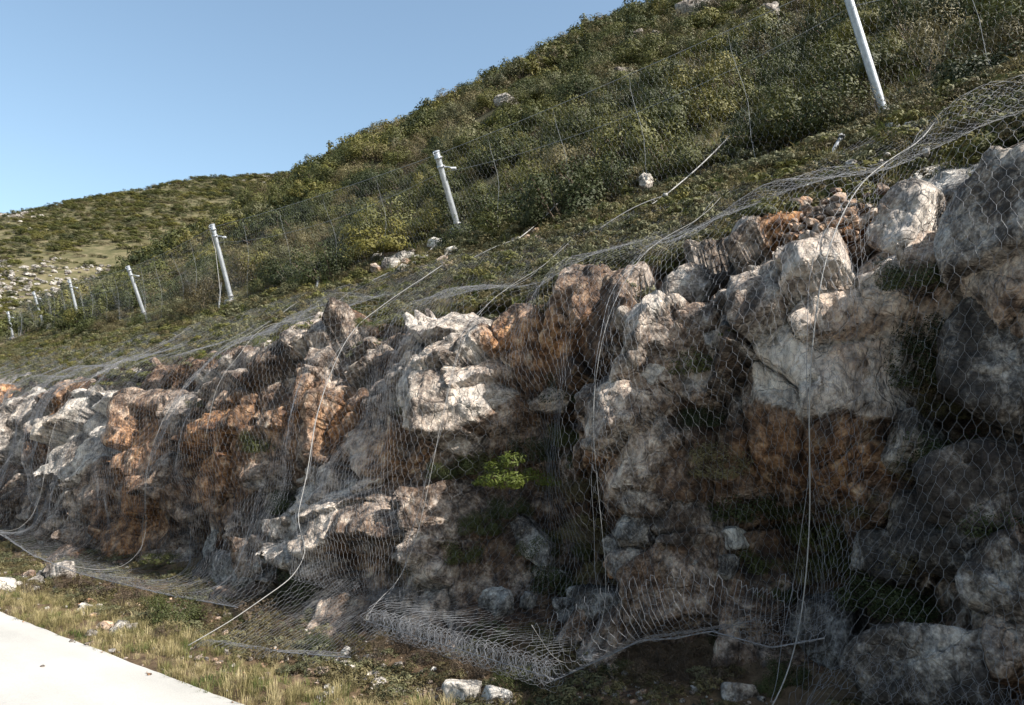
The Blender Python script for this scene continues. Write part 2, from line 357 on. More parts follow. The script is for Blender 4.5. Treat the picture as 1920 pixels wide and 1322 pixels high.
# hand-placed blocks of the face: (px, py, width px, height px, depth m, tone, stain factor, slant deg, facets, subdiv)
BLOCKS = [
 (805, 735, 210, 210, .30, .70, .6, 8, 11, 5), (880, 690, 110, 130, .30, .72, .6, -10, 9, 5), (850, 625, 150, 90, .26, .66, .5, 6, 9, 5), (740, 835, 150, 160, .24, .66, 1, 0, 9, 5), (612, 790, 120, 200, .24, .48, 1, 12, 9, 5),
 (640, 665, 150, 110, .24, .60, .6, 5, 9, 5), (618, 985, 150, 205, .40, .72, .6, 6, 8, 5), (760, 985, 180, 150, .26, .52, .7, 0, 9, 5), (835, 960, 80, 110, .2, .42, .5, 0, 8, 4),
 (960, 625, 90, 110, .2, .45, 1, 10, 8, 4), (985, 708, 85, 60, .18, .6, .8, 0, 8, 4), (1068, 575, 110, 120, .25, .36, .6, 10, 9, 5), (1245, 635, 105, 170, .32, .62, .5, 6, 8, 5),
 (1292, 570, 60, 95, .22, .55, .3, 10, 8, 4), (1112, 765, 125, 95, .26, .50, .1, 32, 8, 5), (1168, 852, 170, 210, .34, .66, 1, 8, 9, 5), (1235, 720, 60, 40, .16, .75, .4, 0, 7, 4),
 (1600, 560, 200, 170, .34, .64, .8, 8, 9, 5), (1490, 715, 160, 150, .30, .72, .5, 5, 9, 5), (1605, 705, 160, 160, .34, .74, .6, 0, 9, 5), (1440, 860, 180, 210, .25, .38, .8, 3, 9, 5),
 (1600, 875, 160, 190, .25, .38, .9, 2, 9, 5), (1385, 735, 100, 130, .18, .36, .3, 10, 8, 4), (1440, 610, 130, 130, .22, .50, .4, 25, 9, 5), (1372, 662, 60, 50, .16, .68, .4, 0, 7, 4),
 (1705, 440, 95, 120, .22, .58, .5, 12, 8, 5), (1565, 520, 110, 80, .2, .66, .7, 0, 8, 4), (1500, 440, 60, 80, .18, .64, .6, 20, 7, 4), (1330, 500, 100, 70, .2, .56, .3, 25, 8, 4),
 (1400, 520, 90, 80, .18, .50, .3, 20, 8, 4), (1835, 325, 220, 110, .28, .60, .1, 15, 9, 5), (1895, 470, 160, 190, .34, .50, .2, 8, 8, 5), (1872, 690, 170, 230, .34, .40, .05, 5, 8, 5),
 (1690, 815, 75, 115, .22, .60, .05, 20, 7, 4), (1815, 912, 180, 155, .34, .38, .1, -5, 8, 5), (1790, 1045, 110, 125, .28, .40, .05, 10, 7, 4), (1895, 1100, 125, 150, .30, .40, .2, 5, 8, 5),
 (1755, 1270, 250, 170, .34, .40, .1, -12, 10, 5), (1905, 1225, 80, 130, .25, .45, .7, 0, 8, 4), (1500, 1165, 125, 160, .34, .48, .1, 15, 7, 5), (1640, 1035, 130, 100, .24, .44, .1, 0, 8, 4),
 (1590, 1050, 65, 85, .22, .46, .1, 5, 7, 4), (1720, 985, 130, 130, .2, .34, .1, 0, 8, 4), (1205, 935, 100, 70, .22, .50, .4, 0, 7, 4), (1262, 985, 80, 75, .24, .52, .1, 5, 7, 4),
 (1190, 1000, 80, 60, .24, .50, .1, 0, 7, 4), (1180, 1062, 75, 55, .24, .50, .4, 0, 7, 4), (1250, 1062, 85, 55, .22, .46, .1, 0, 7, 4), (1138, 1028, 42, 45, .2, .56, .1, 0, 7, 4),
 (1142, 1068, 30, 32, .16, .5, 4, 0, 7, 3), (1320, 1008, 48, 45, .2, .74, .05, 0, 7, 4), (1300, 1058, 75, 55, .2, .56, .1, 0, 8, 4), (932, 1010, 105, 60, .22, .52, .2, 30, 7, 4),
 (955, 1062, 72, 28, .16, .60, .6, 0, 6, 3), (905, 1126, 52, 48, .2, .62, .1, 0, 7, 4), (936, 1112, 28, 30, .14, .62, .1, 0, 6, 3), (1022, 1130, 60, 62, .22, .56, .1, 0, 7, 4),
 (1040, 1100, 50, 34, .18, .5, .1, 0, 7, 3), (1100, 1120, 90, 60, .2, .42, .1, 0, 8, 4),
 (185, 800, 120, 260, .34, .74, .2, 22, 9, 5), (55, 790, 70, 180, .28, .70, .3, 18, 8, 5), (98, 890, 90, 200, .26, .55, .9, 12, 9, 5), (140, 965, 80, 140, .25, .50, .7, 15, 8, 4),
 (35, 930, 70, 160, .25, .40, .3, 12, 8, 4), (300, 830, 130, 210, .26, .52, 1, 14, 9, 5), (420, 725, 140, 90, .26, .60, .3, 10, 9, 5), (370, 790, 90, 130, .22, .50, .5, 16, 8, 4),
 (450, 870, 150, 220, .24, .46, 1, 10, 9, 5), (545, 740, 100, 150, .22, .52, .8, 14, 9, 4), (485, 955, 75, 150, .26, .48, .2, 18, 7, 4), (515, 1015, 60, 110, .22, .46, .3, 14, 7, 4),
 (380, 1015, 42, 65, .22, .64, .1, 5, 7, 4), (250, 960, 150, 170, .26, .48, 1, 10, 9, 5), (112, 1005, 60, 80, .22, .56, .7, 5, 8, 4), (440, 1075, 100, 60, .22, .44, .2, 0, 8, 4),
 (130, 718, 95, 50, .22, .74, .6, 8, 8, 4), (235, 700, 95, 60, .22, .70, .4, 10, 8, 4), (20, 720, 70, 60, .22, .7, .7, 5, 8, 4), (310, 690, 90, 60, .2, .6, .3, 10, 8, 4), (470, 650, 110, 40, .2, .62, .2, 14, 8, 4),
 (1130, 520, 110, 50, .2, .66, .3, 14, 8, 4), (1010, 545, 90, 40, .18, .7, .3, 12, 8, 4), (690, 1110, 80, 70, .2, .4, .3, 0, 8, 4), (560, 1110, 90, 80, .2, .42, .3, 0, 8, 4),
]
rng = np.random.default_rng(11)
BLK = []
for (a, b_, wp, hp, dep, tone, stn, sl, nf, sub) in BLOCKS:
    P_, d_ = hit(a, b_); Yc = P_[1]; tc = float(t_of_x(P_[0] - xs(P_[1])))
    # the face is seen obliquely: along Y a metre shows cos-shortened, recover true width
    X_, Z_, nx, nz = prof(Yc, tc); v = P_ - CAM; v = v / np.linalg.norm(v)
    fy = max(math.sqrt(max(0.05, 1 - v[1] ** 2)), .42); tz = np.array([-nz * 0 + nz, 0, -nx]); ft = max(math.sqrt(max(.05, 1 - (v @ tz) ** 2)), .5)
    W_ = wp * d_ / F_PX / fy; H_ = hp * d_ / F_PX / ft
    BLK.append(dict(bed=(wp >= 68 and hp >= 68 and a < 1660 and not (a > 1440 and b_ > 1000)), Y=Yc, t=tc, s=float(s_of(tc)), w=W_ * 1.04, h=H_ * 1.04, dep=dep, tone=tone, stn=stn, sl=math.radians(sl), nf=nf, sub=sub))

S_EDGE = float(s_of(t_of_x(6.45)))
def face_base(Y, s):
    """slow relief (m, outward)"""
    d = .20 * fbm(Y * .55, s * .6, 1.1, 3) 
    for (yb, sb, r_, q_) in BULW: d = d + q_ * np.exp(-((Y - yb) ** 2 + (s - sb) ** 2) / (r_ * r_))
    return d
def chips(x, y, seed, a=.85, tilt=.9):
    """angular relief: the upper envelope of tilted flat-sided chips, creased where they meet (cell units)"""
    xi, yi = np.floor(x).astype(int), np.floor(y).astype(int); out = np.full(x.shape, -9.0)
    for dx in (-1, 0, 1):
        for dy in (-1, 0, 1):
            ci, cj = xi + dx, yi + dy; px, py = x - ci - .15 - .7 * hash2(ci, cj, seed), y - cj - .15 - .7 * hash2(ci, cj, seed + 1.7)
            th = 6.283 * hash2(ci, cj, seed + 2.9); c, q = np.cos(th), np.sin(th); u, v = px * c + py * q, -px * q + py * c
            h = .55 * hash2(ci, cj, seed + 3.1) + tilt * (px * (hash2(ci, cj, seed + 4.3) - .5) + py * (hash2(ci, cj, seed + 5.9) - .5)) - a * np.maximum(np.maximum(abs(u), abs(v) * 1.25) - .30, 0)
            out = np.maximum(out, h)
    return out
def joints(Y, s):
    """two slanting joint sets cut the wall into bedrock panels: stepped offsets, planar tilt, narrow open joints"""
    w1 = .30 * fbm(Y * .7, s * .7, 3.0, 3) + .05 * fbm(Y * 3.1, s * 3.1, 4.0, 3); w2 = .30 * fbm(Y * .7 + 40, s * .7, 5.0, 3) + .05 * fbm(Y * 3.1 + 9, s * 3.1, 6.0, 3)
    g1 = (Y - .32 * s + w1) / .52; g2 = (s + .42 * Y + w2) / .60
    g1 = g1 + .28 * np.sin(g1 * 2.1); g2 = g2 + .28 * np.sin(g2 * 1.7 + 1)
    i1, i2 = np.floor(g1).astype(int), np.floor(g2 + .45 * (hash2(np.floor(g1).astype(int), 0, 9.0))).astype(int); g2 = g2 + .45 * hash2(i1, 0, 9.0)
    f1, f2 = g1 - i1, g2 - i2; off = hash2(i1, i2, 1.3) - .5; t1, t2 = hash2(i1, i2, 7.7) - .5, hash2(i1, i2, 5.5) - .75
    e1 = np.minimum(f1, 1 - f1) * .5; e2 = np.minimum(f2, 1 - f2) * .55; k1 = .35 + .65 * hash2(i1 + (f1 > .5), i2, 3.7); k2 = .25 + .6 * hash2(i1, i2 + (f2 > .5), 8.2)
    return .44 * off + .30 * t1 * (f1 - .5) + .34 * t2 * (f2 - .5) - .15 * k1 * np.exp(-e1 / .016) - .13 * k2 * np.exp(-e2 / .014)
def face_fine(Y, s):
    yy, ss = Y - .25 * s + .05 * fbm(Y * 2.3, s * 2.3, 7.7, 2), s + .3 * Y + .05 * fbm(Y * 2.3 + 31, s * 2.3, 2.2, 2)
    return .17 * chips(yy / .30, ss / .40, 5.0) + .065 * chips(yy / .115 + 3, ss / .15 + 8, 8.0) + .012 * fbm(Y * 9, s * 9, 8.8, 3, .6) - .06
def face_disp(Y, s):
    d = face_base(Y, s) + joints(Y, s) + face_fine(Y, s); k = np.clip((s - S_EDGE + .55) / .55, 0, 1); k = k * k * (3 - 2 * k)
    return d * (1 - .6 * k) - .10 * k

# ------------------------------------------------------------------ rock face: one broken surface, its blocks split off as pieces
for i, b in enumerate(BLK):
    r_ = np.random.default_rng(2000 + i); b['off'] = b['dep'] * r_.uniform(.25, .75); b['gy'] = r_.uniform(-.30, .34); b['gs'] = r_.uniform(-.42, .02); b['gy2'] = r_.uniform(-.5, .5); b['ph'] = r_.uniform(0, 6.28)
    b['dbase'] = float(face_base(np.array([b['Y']]), np.array([b['s']]))[0])
BED = [b for b in BLK if b['bed']]
def face_blocks(Y, S, d):
    """heights, block index (-1: none), tone and stain factor on the grid"""
    best = np.full(Y.shape, 9.0); idx = np.full(Y.shape, -1); wy = .10 * fbm(Y * 2.6, S * 2.6, 3.9, 4); ws = .10 * fbm(Y * 2.6 + 20, S * 2.6, 6.9, 4)
    for k, b in enumerate(BED):
        ca, sa = math.cos(b['sl'] + .25), math.sin(b['sl'] + .25); y0, s0 = Y + wy - b['Y'], S + ws - b['s']
        u = (y0 * ca + s0 * sa) / (b['w'] * .52); v = (-y0 * sa + s0 * ca) / (b['h'] * .52)
        # irregular five to seven sided outline
        an = np.arctan2(v, u); rad = np.hypot(u, v); nn = 5 + int(b['ph'] * 10) % 3; kk = np.round((an + b['ph']) / (2 * math.pi / nn)) * (2 * math.pi / nn) - b['ph']
        q = rad * np.cos(an - kk) * 1.06; q = np.where(rad < 1.7, q, 9)
        m = q < np.minimum(best, 1.0); best = np.where(m, q, best); idx = np.where(m, k, idx)
    out = d.copy(); tone = np.full(Y.shape, np.nan); stf = np.ones(Y.shape)
    for k, b in enumerate(BED):
        m = idx == k
        if not m.any(): continue
        y0, s0 = Y[m] - b['Y'], S[m] - b['s']; e = (1 - best[m]) * min(b['w'], b['h']) * .5       # metres from the outline
        pl = d[m] + (b['off'] * .75 + (b['gy'] * y0 + b['gs'] * s0) * .8) - .09 * np.exp(-e / .018)
        out[m] = pl; tone[m] = b['tone']; stf[m] = b['stn']
    return out, idx, tone, stf
T_TOP = float(t_of_x(6.95))
def face_patch(y0, y1, step_y, step_s, blocks=True):
    s1 = float(s_of(T_TOP)); Yg = np.arange(y0, y1 + 1e-6, step_y); Sg = np.arange(0, s1, step_s)
    Y, S = np.meshgrid(Yg, Sg, indexing='ij'); Y, S = Y.ravel(), S.ravel(); d = face_disp(Y, S)
    tn = .40 + .30 * fbm(Y * .9, S * .9, 6.1, 4); idx = np.full(len(Y), -1); stf = np.ones(len(Y))
    if blocks:
        k = np.clip((S - S_EDGE + .45) / .55, 0, 1); k = k * k * (3 - 2 * k)
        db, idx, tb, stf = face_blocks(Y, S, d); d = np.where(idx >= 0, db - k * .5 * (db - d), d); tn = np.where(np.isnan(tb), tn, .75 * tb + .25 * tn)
    d = d * np.clip((S) / .5, 0.15, 1) - .22 * np.clip((S - s1 + .55) / .55, 0, 1)
    X, Z, nx, nz = prof(Y, t_of(S)); jy = .05 * fbm(Y * 3, S * 3, 9.1, 3)
    P = np.stack([X + nx * d, Y + jy, Z + nz * d], 1)
    return P, grid_faces(len(Yg), len(Sg)), np.clip(stain_at(P) * (.35 + .5 * stf), 0, .95), tn, idx
rock_face = None
for (y0, y1, sy, ss_) in ((-3.5, 9.5, .0175, .0175), (9.48, 23.5, .034, .030)):
    P, Fc, stn_, tn_, idx = face_patch(y0, y1, sy, ss_); fi = idx[Fc]; same = (fi == fi[:, :1]).all(1); fid = np.where(same, fi[:, 0], -1)
    def sub(name, sel, org=np.zeros(3)):
        Fs = Fc[sel]; u, inv = np.unique(Fs, return_inverse=True); return mesh_np(name, P[u] - org, inv.reshape(-1, 4)[:, ::-1], M_ROCK, True, {'stain': stn_[u], 'tone': tn_[u]})
    rf = obj('rock_face', sub('rock_face', fid < 0)); setp(rf, kind='structure'); rock_face = rock_face or rf
    for k in range(len(BED)):
        sel = fid == k
        if sel.sum() > 40:
            c = P[np.unique(Fc[sel])].mean(0); o = obj('rock_block', sub('rock_block', sel, c), rf); o.location = c
P, Fc, stn_, tn_, idx = face_patch(23.45, 48, .10, .08, False)
rf2 = obj('rock_face_far_end', mesh_np('rock_face_far_end', P, Fc[:, ::-1], M_ROCK, True, {'stain': stn_, 'tone': tn_})); setp(rf2, kind='structure')

# ------------------------------------------------------------------ rock builder
import bmesh
_ico = {}
def ico(sub):
    if sub not in _ico:
        bm = bmesh.new(); bmesh.ops.create_icosphere(bm, subdivisions=sub, radius=1)
        V = np.array([v.co[:] for v in bm.verts]); Fi = np.array([[v.index for v in f.verts] for f in bm.faces]); bm.free(); _ico[sub] = (V, Fi)
    return _ico[sub]
def rock_shape(seed, nf, sub, rough=1.0):
    """unit rock: an angular polytope with chamfers and stepped fracture faces"""
    r_ = np.random.default_rng(seed); V, Fi = ico(sub); nf = max(3, nf - 4)
    n = r_.normal(size=(nf, 3)); n /= np.linalg.norm(n, axis=1)[:, None]
    base = np.array([[1, 0, 0], [-1, 0, 0], [0, 1, 0], [0, -1, 0], [0, 0, 1], [0, 0, -1]]) + r_.normal(size=(6, 3)) * .27
    n = np.vstack([n, base / np.linalg.norm(base, axis=1)[:, None]]); dd = np.concatenate([r_.uniform(.86, 1.08, nf), r_.uniform(.74, .92, 6)])
    q = (V @ n.T) / dd; R = 1 / (np.sum(np.maximum(q, 0) ** 60, axis=1) ** (1 / 60) + 1e-6); R = np.minimum(R, 1.3)
    o = r_.uniform(0, 50, 3); Pn = V * R[:, None]; a = r_.normal(size=(3, 3)); a /= np.linalg.norm(a, axis=1)[:, None]
    for k, (sc, am) in enumerate(((2.1, .11), (4.5, .055))):       # broken steps: quantised along tilted bedding planes
        g = Pn @ a[k] * sc + .35 * perlin(Pn[:, 0] * 1.3 + o[0], Pn[:, 1] * 1.3 + o[1], Pn[:, 2] * 1.3 + o[2]); fl = np.floor(g); fr = g - fl
        lv = (np.sin(fl * 12.9898 + o[k]) * 43758.5453) % 1.0 - .5
        R = R + rough * am * (lv + .5 * (fr - .5) - .55 * np.exp(-np.minimum(fr, 1 - fr) / .05))
    if sub >= 4: R = R + rough * .014 * fbm(Pn[:, 0] * 6 + o[0], Pn[:, 1] * 6, Pn[:, 2] * 6, 4, .6)
    return V * R[:, None], Fi

for i, b in enumerate(BLK):
    b['db'] = b['dbase']
    if b['bed']: continue
    V, Fi = rock_shape(100 + i, b['nf'], b['sub'], 1.0 if b['Y'] > 1.75 else .8)
    X, Z, nx, nz = [float(q) for q in prof(b['Y'], b['t'])]
    db = float(face_base(np.array([b['Y']]), np.array([b['s']]))[0]); b['db'] = db
    N = np.array([nx, 0, nz]); Tu = np.array([nz, 0, -nx]); Ty = np.array([0, 1.0, 0])
    a = b['sl']; A1 = Ty * math.cos(a) + Tu * math.sin(a); A2 = -Ty * math.sin(a) + Tu * math.cos(a)
    kt = min(max((b['s'] + b['h'] * .3 - S_EDGE + .5) / .6, 0), 1); b['dep'] *= 1 - .5 * kt; db -= .12 * kt; b['db'] = db
    c = np.array([X, b['Y'], Z]) + N * (db + .02)
    depth = b['dep'] * (1.15 if b['Y'] < 1.75 else .62); b['dep'] = depth
    Q = V[:, 0:1] * A1 * (b['w'] / 2) + V[:, 1:2] * A2 * (b['h'] / 2) + V[:, 2:3] * N * depth
    Wp = Q + c
    sv = b['s'] + (Q @ Tu); ff = face_fine(Wp[:, 1], sv) * np.clip(.5 + V[:, 2], 0, 1) * (.8 if b['Y'] > 1.75 else .3)
    Q = Q + N * ff[:, None]; Wp = Q + c
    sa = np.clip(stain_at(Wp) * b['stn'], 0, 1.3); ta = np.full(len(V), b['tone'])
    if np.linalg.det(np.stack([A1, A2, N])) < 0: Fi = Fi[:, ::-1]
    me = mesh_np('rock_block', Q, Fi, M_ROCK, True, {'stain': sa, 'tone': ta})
    o = obj('rock_block', me, rock_face); o.location = c

# ------------------------------------------------------------------ ground sheets
gx = np.array([[-3000, -3000, -.45], [3000, -3000, -.45], [3000, 3000, -.45], [-3000, 3000, -.45]])
setp(obj('ground', mesh_np('ground', gx, [[0, 1, 2, 3]], M_FAR, False)), kind='structure')

Yg = np.arange(-40, 120, 1.0); cr = np.array([-4.3, -4.28, -2.5, -.7, 1.0, 2.89, 2.91, 2.93]); cz = np.array([-.40, -.02, .015, .03, .015, 0.0, -.012, -.3])
Yd = np.arange(-40, 120, .12); CX, YY = np.meshgrid(np.arange(len(cr)), Yd, indexing='xy')
ed = .015 * fbm(Yd * 1.1, 0 * Yd, .3, 4) + .012 * fbm(Yd * 9, 0 * Yd, .9, 3)
Xr = cr[None, :] + xs(Yd)[:, None] + np.where(cr[None, :] > 2.5, ed[:, None], 0)
P = np.stack([Xr, np.broadcast_to(Yd[:, None], Xr.shape), np.broadcast_to(cz[None, :], Xr.shape)], -1).reshape(-1, 3)
setp(obj('road', mesh_np('road', P, grid_faces(len(Yd), len(cr))[:, ::-1], M_ROAD, True)), kind='structure')

def zverge(xp, Y):
    z = np.interp(xp, [2.6, 2.9, 3.1, 3.5, 3.9, 4.3, 4.8, 5.6], [-.08, -.03, .0, -.02, -.06, -.02, .10, .25])
    k = np.clip((xp - 2.95) / .4, 0, 1)
    return z + k * (.06 * fbm(xp * 1.5, Y * 1.2, 2.0, 4) + .02 * fbm(xp * 9, Y * 9, 5.0, 3))
xv = np.arange(2.6, 5.61, .05); Yv = np.arange(-6, 40, .07); XX, YY = np.meshgrid(xv, Yv, indexing='ij')
P = np.stack([XX + xs(YY), YY, zverge(XX, YY)], -1).reshape(-1, 3)
setp(obj('verge', mesh_np('verge', P, grid_faces(len(xv), len(Yv)), M_VERGE, True)), kind='structure')

xh = np.concatenate([np.arange(6.2, 12, .12), np.arange(12, 30, .4), np.arange(30, 96, 1.2)]); Yh = np.concatenate([np.arange(-30, -4, 1.), np.arange(-4, 30, .2), np.arange(30, 110, .7)])
XX, YY = np.meshgrid(xh, Yh, indexing='ij'); Xw = XX + xs(YY)
Zw = zhill(Xw, YY) + .10 * fbm(XX * 1.1, YY * 1.1, 4.1, 4) + .05 * fbm(XX * 4, YY * 4, 1.1, 3) - .04
Zw = Zw - np.maximum(6.62 - XX, 0) * 1.6
Zw = np.maximum(Zw, -.5)
P = np.stack([Xw, YY, Zw], -1).reshape(-1, 3)
me = mesh_np('hillside', P, grid_faces(len(xh), len(Yh)), [M_SOIL, M_HILL], True)
fx = me.polygons; mi = np.zeros(len(fx), np.int32); cx = (XX[:-1, :-1]).ravel(); mi[cx > 10.5] = 1; fx.foreach_set('material_index', mi)
setp(obj('hillside', me), kind='structure')

# far hill: ridge seen at the left
def zfar(X, Y):
    dirn = np.array([.50, .866]); a = X * dirn[0] + Y * dirn[1]; b_ = X * dirn[1] - Y * dirn[0]     # a: away, b: to the right
    ridge = np.interp(b_, [-260, -120, -60, -10, 40, 120, 300], [10, 42, 62, 77, 88, 104, 118])
    k = np.clip((a - 80) / 150, 0, 1); k = k * k * (3 - 2 * k) * .25 + k * .75
    z = ridge * k - np.maximum(a - 235, 0) * .25 + 3.0 * fbm(X * .018, Y * .018, 2.2, 4) * np.clip((a - 80) / 60, 0, 1)
    return z - 1.0
Xf = np.arange(-180, 420, 4.); Yf = np.arange(30, 480, 4.); XX, YY = np.meshgrid(Xf, Yf, indexing='ij')
P = np.stack([XX, YY, np.maximum(zfar(XX, YY), -.9)], -1).reshape(-1, 3)
setp(obj('far_hill', mesh_np('far_hill', P, grid_faces(len(Xf), len(Yf)), M_FAR, True)), kind='structure')

# ------------------------------------------------------------------ net: drape surface over the face
EY = np.arange(-4, 30, .05); ES = np.arange(0, float(_S[-1]), .05)
GY, GS = np.meshgrid(EY, ES, indexing='ij'); ED = face_disp(GY.ravel(), GS.ravel()).reshape(GY.shape)
sTop = float(s_of(T_TOP)); ED = np.where(GS > sTop - .3, .045 + .05 * fbm(GY * .9, GS * .9, 5.5, 3), ED)
ED = np.maximum(ED, np.where(face_blocks(GY.ravel(), GS.ravel(), ED.ravel())[1].reshape(GY.shape) >= 0, face_blocks(GY.ravel(), GS.ravel(), ED.ravel())[0].reshape(GY.shape), -9))
for b in BLK:
    if b['bed']: continue
    q = 1 - ((GY - b['Y']) / (b['w'] * .56)) ** 2 - ((GS - b['s']) / (b['h'] * .56)) ** 2
    ED = np.maximum(ED, np.where(q > 0, b['db'] + b['dep'] * 1.12 * np.maximum(q, 0) ** .3, -9))
def maxf(A, n, ax):
    B = A.copy()
    for k in range(1, n + 1):
        B = np.maximum(B, np.roll(A, k, ax)); B = np.maximum(B, np.roll(A, -k, ax))
    return B
def blur(A, n):
    k = np.exp(-np.linspace(-2, 2, 2 * n + 1) ** 2); k /= k.sum()
    A = np.apply_along_axis(lambda v: np.convolve(np.pad(v, n, mode='edge'), k, 'valid'), 0, A)
    return np.apply_along_axis(lambda v: np.convolve(np.pad(v, n, mode='edge'), k, 'valid'), 1, A)
NETD = np.maximum(blur(maxf(maxf(ED, 4, 0), 10, 1), 8), blur(maxf(maxf(ED, 2, 0), 3, 1), 2) + .03) + .035
NETD = blur(NETD, 2); _kt = np.clip((GS - S_EDGE + .5) / .5, 0, 1); NETD = NETD * (1 - _kt) + blur(NETD, 16) * _kt
def net_d(Y, s):
    fy = np.clip((Y - EY[0]) / .05, 0, len(EY) - 1.001); fs = np.clip(s / .05, 0, len(ES) - 1.001); i, j = fy.astype(int), fs.astype(int); a, c = fy - i, fs - j
    return (NETD[i, j] * (1 - a) * (1 - c) + NETD[i + 1, j] * a * (1 - c) + NETD[i, j + 1] * (1 - a) * c + NETD[i + 1, j + 1] * a * c)

def net_column(Yt, Yb, xtop, hem, curl, seed, n=150):
    """polyline of the net from its top rope down to the hem"""
    s0 = float(s_of(t_of_x(xtop))); sB = hem[2]
    q = np.linspace(0, 1, n); s = s0 + (sB - s0) * q
    qq = np.clip((q - .15) / .85, 0, 1); Y = Yt + (Yb - Yt) * qq ** 1.2
    Y = Y + (.09 * np.sin(Y * 3.7 + seed + .6 * s) + .03 * np.sin(Y * 9 + 2 * seed)) * np.sin(math.pi * np.clip(q, 0, 1)) + .02 * np.sin(Y * 13 + 2 * seed) * q
    d = net_d(Y, s) + .04 * (np.sin(Y * 4.1 + 1.3 * seed + s * .8) * (.6 + .6 * np.sin(Y * 1.3)) + .35 * np.sin(Y * 11.7 + seed - s * 1.7)) * np.clip(q * 2.2 - .2, .04, 1)
    X, Z, nx, nz = prof(Y, t_of(s)); P = np.stack([X + nx * d, Y, Z + nz * d], 1)
    # swing out to the hem
    E0 = P[-1]; Tn = P[-1] - P[-6]; Tn /= np.linalg.norm(Tn); H = np.array([hem[0] + float(xs(Yb)), Yb, hem[1]])
    L = np.linalg.norm(H - E0); k = np.linspace(0, 1, 40)[1:, None]
    c1 = E0 + Tn * L * .45; c2 = H + np.array([.22, 0, .12]) * L * .6
    Bz = (1 - k) ** 3 * E0 + 3 * (1 - k) ** 2 * k * c1 + 3 * (1 - k) * k * k * c2 + k ** 3 * H
    P = np.vstack([P, Bz])
    if curl == 'up':
        th = np.linspace(0, 1, 16)[1:]
        P = np.vstack([P, H + np.stack([-.05 - .12 * np.sin(th * 2.2), 0 * th + .05 * th, -.03 * np.sin(th * 5) + .34 * th ** 1.3], 1)])
    elif curl == 'roll':
        th = np.linspace(0, 2 * math.pi * 3.3, 110)[1:]; rr = .105 - .0032 * th
        P = np.vstack([P, H + np.stack([-np.sin(th) * rr * 1.0, 0 * th, rr * np.cos(th) - .105], 1)])
    elif curl == 'lip':
        th = np.linspace(0, 1, 12)[1:]; wv_ = .5 + .5 * math.sin(Yb * 2.3)
        P = np.vstack([P, H + np.stack([-.10 * np.sin(th * 2.0), .06 * th, .02 * np.sin(th * 3) + (.07 + .06 * wv_) * th ** 1.5], 1)])
    elif curl == 'lay':
        th = np.linspace(0, 1, 12)[1:]
        P = np.vstack([P, H + np.stack([-.22 * th, 0 * th, .05 * np.sin(th * 3) + .02 * np.sin(8 * Yb) * th], 1)])
    return P
WP, RP, TW = .064, .077, .031
def hex_net(Yt0, Yt1, Yb0, Yb1, xtop, hemf, curl, seed, jit=.003):
    """surface sampled by columns, hexagons laid into it; returns tubes and column lookup"""
    W = abs(Yt1 - Yt0); W = max(W, abs(Yb1 - Yb0)); nc = int(round(W / WP)) * 2 + 1
    cols = []
    for c in range(nc):
        f = c / (nc - 1); Yt = Yt0 + (Yt1 - Yt0) * f; Yb = Yb0 + (Yb1 - Yb0) * f
        P = net_column(Yt, Yb, xtop(Yt), hemf(Yb), curl, seed); L = np.concatenate([[0], np.cumsum(np.linalg.norm(np.diff(P, axis=0), axis=1))]); cols.append((P, L))
    A, B, R = [], [], []
    r_ = np.random.default_rng(int(seed * 10)); 
    def pt(c, v):
        if c < 0 or c >= nc: return None
        P, L = cols[c]
        if v > L[-1] or v < 0: return None
        return np.array([np.interp(v, L, P[:, k]) for k in range(3)])
    Lm = max(L[-1] for _, L in cols); nr = int(Lm / RP) + 2
    # vectorised per column
    vt = np.arange(nr) * RP; top = np.full((nc, nr, 3), np.nan); bot = np.full((nc, nr, 3), np.nan)
    for c in range(nc):
        P, L = cols[c]
        for arr, off in ((top, 0), (bot, TW)):
            v = vt + off; ok = v <= L[-1]
            q = np.stack([np.interp(v, L, P[:, k]) for k in range(3)], 1); q[~ok] = np.nan; arr[c] = q
    jt = r_.normal(0, jit, top.shape); top = top + jt; bot = bot + jt + r_.normal(0, jit * .5, top.shape)
    for k in range(nr):
        c = np.arange(k % 2, nc, 2)
        A.append(top[c, k]); B.append(bot[c, k]); R.append(np.full(len(c), .0014))
        if k + 1 < nr:
            cl = c[c - 1 >= 0]; A.append(bot[cl, k]); B.append(top[cl - 1, k + 1]); R.append(np.full(len(cl), 0.0009))
            cr_ = c[c + 1 < nc]; A.append(bot[cr_, k]); B.append(top[cr_ + 1, k + 1]); R.append(np.full(len(cr_), 0.0009))
    A, B, R = np.vstack(A), np.vstack(B), np.concatenate(R); ok = ~(np.isnan(A).any(1) | np.isnan(B).any(1))
    return A[ok], B[ok], R[ok], cols
def itp(tab):
    tab = sorted(tab); ys = [q[0] for q in tab]
    return lambda Y: tuple(float(np.interp(Y, ys, [q[k] for q in tab])) for k in (1, 2, 3))
xtopf = lambda Y: float(np.interp(Y, [-3, 1, 4, 8, 14, 20, 27], [7.5, 7.4, 7.6, 7.7, 7.6, 7.6, 7.6])) + .07 * math.sin(Y * 1.9) + .05 * math.sin(Y * 4.7)
sl = float(s_of(t_of_x(4.95)))
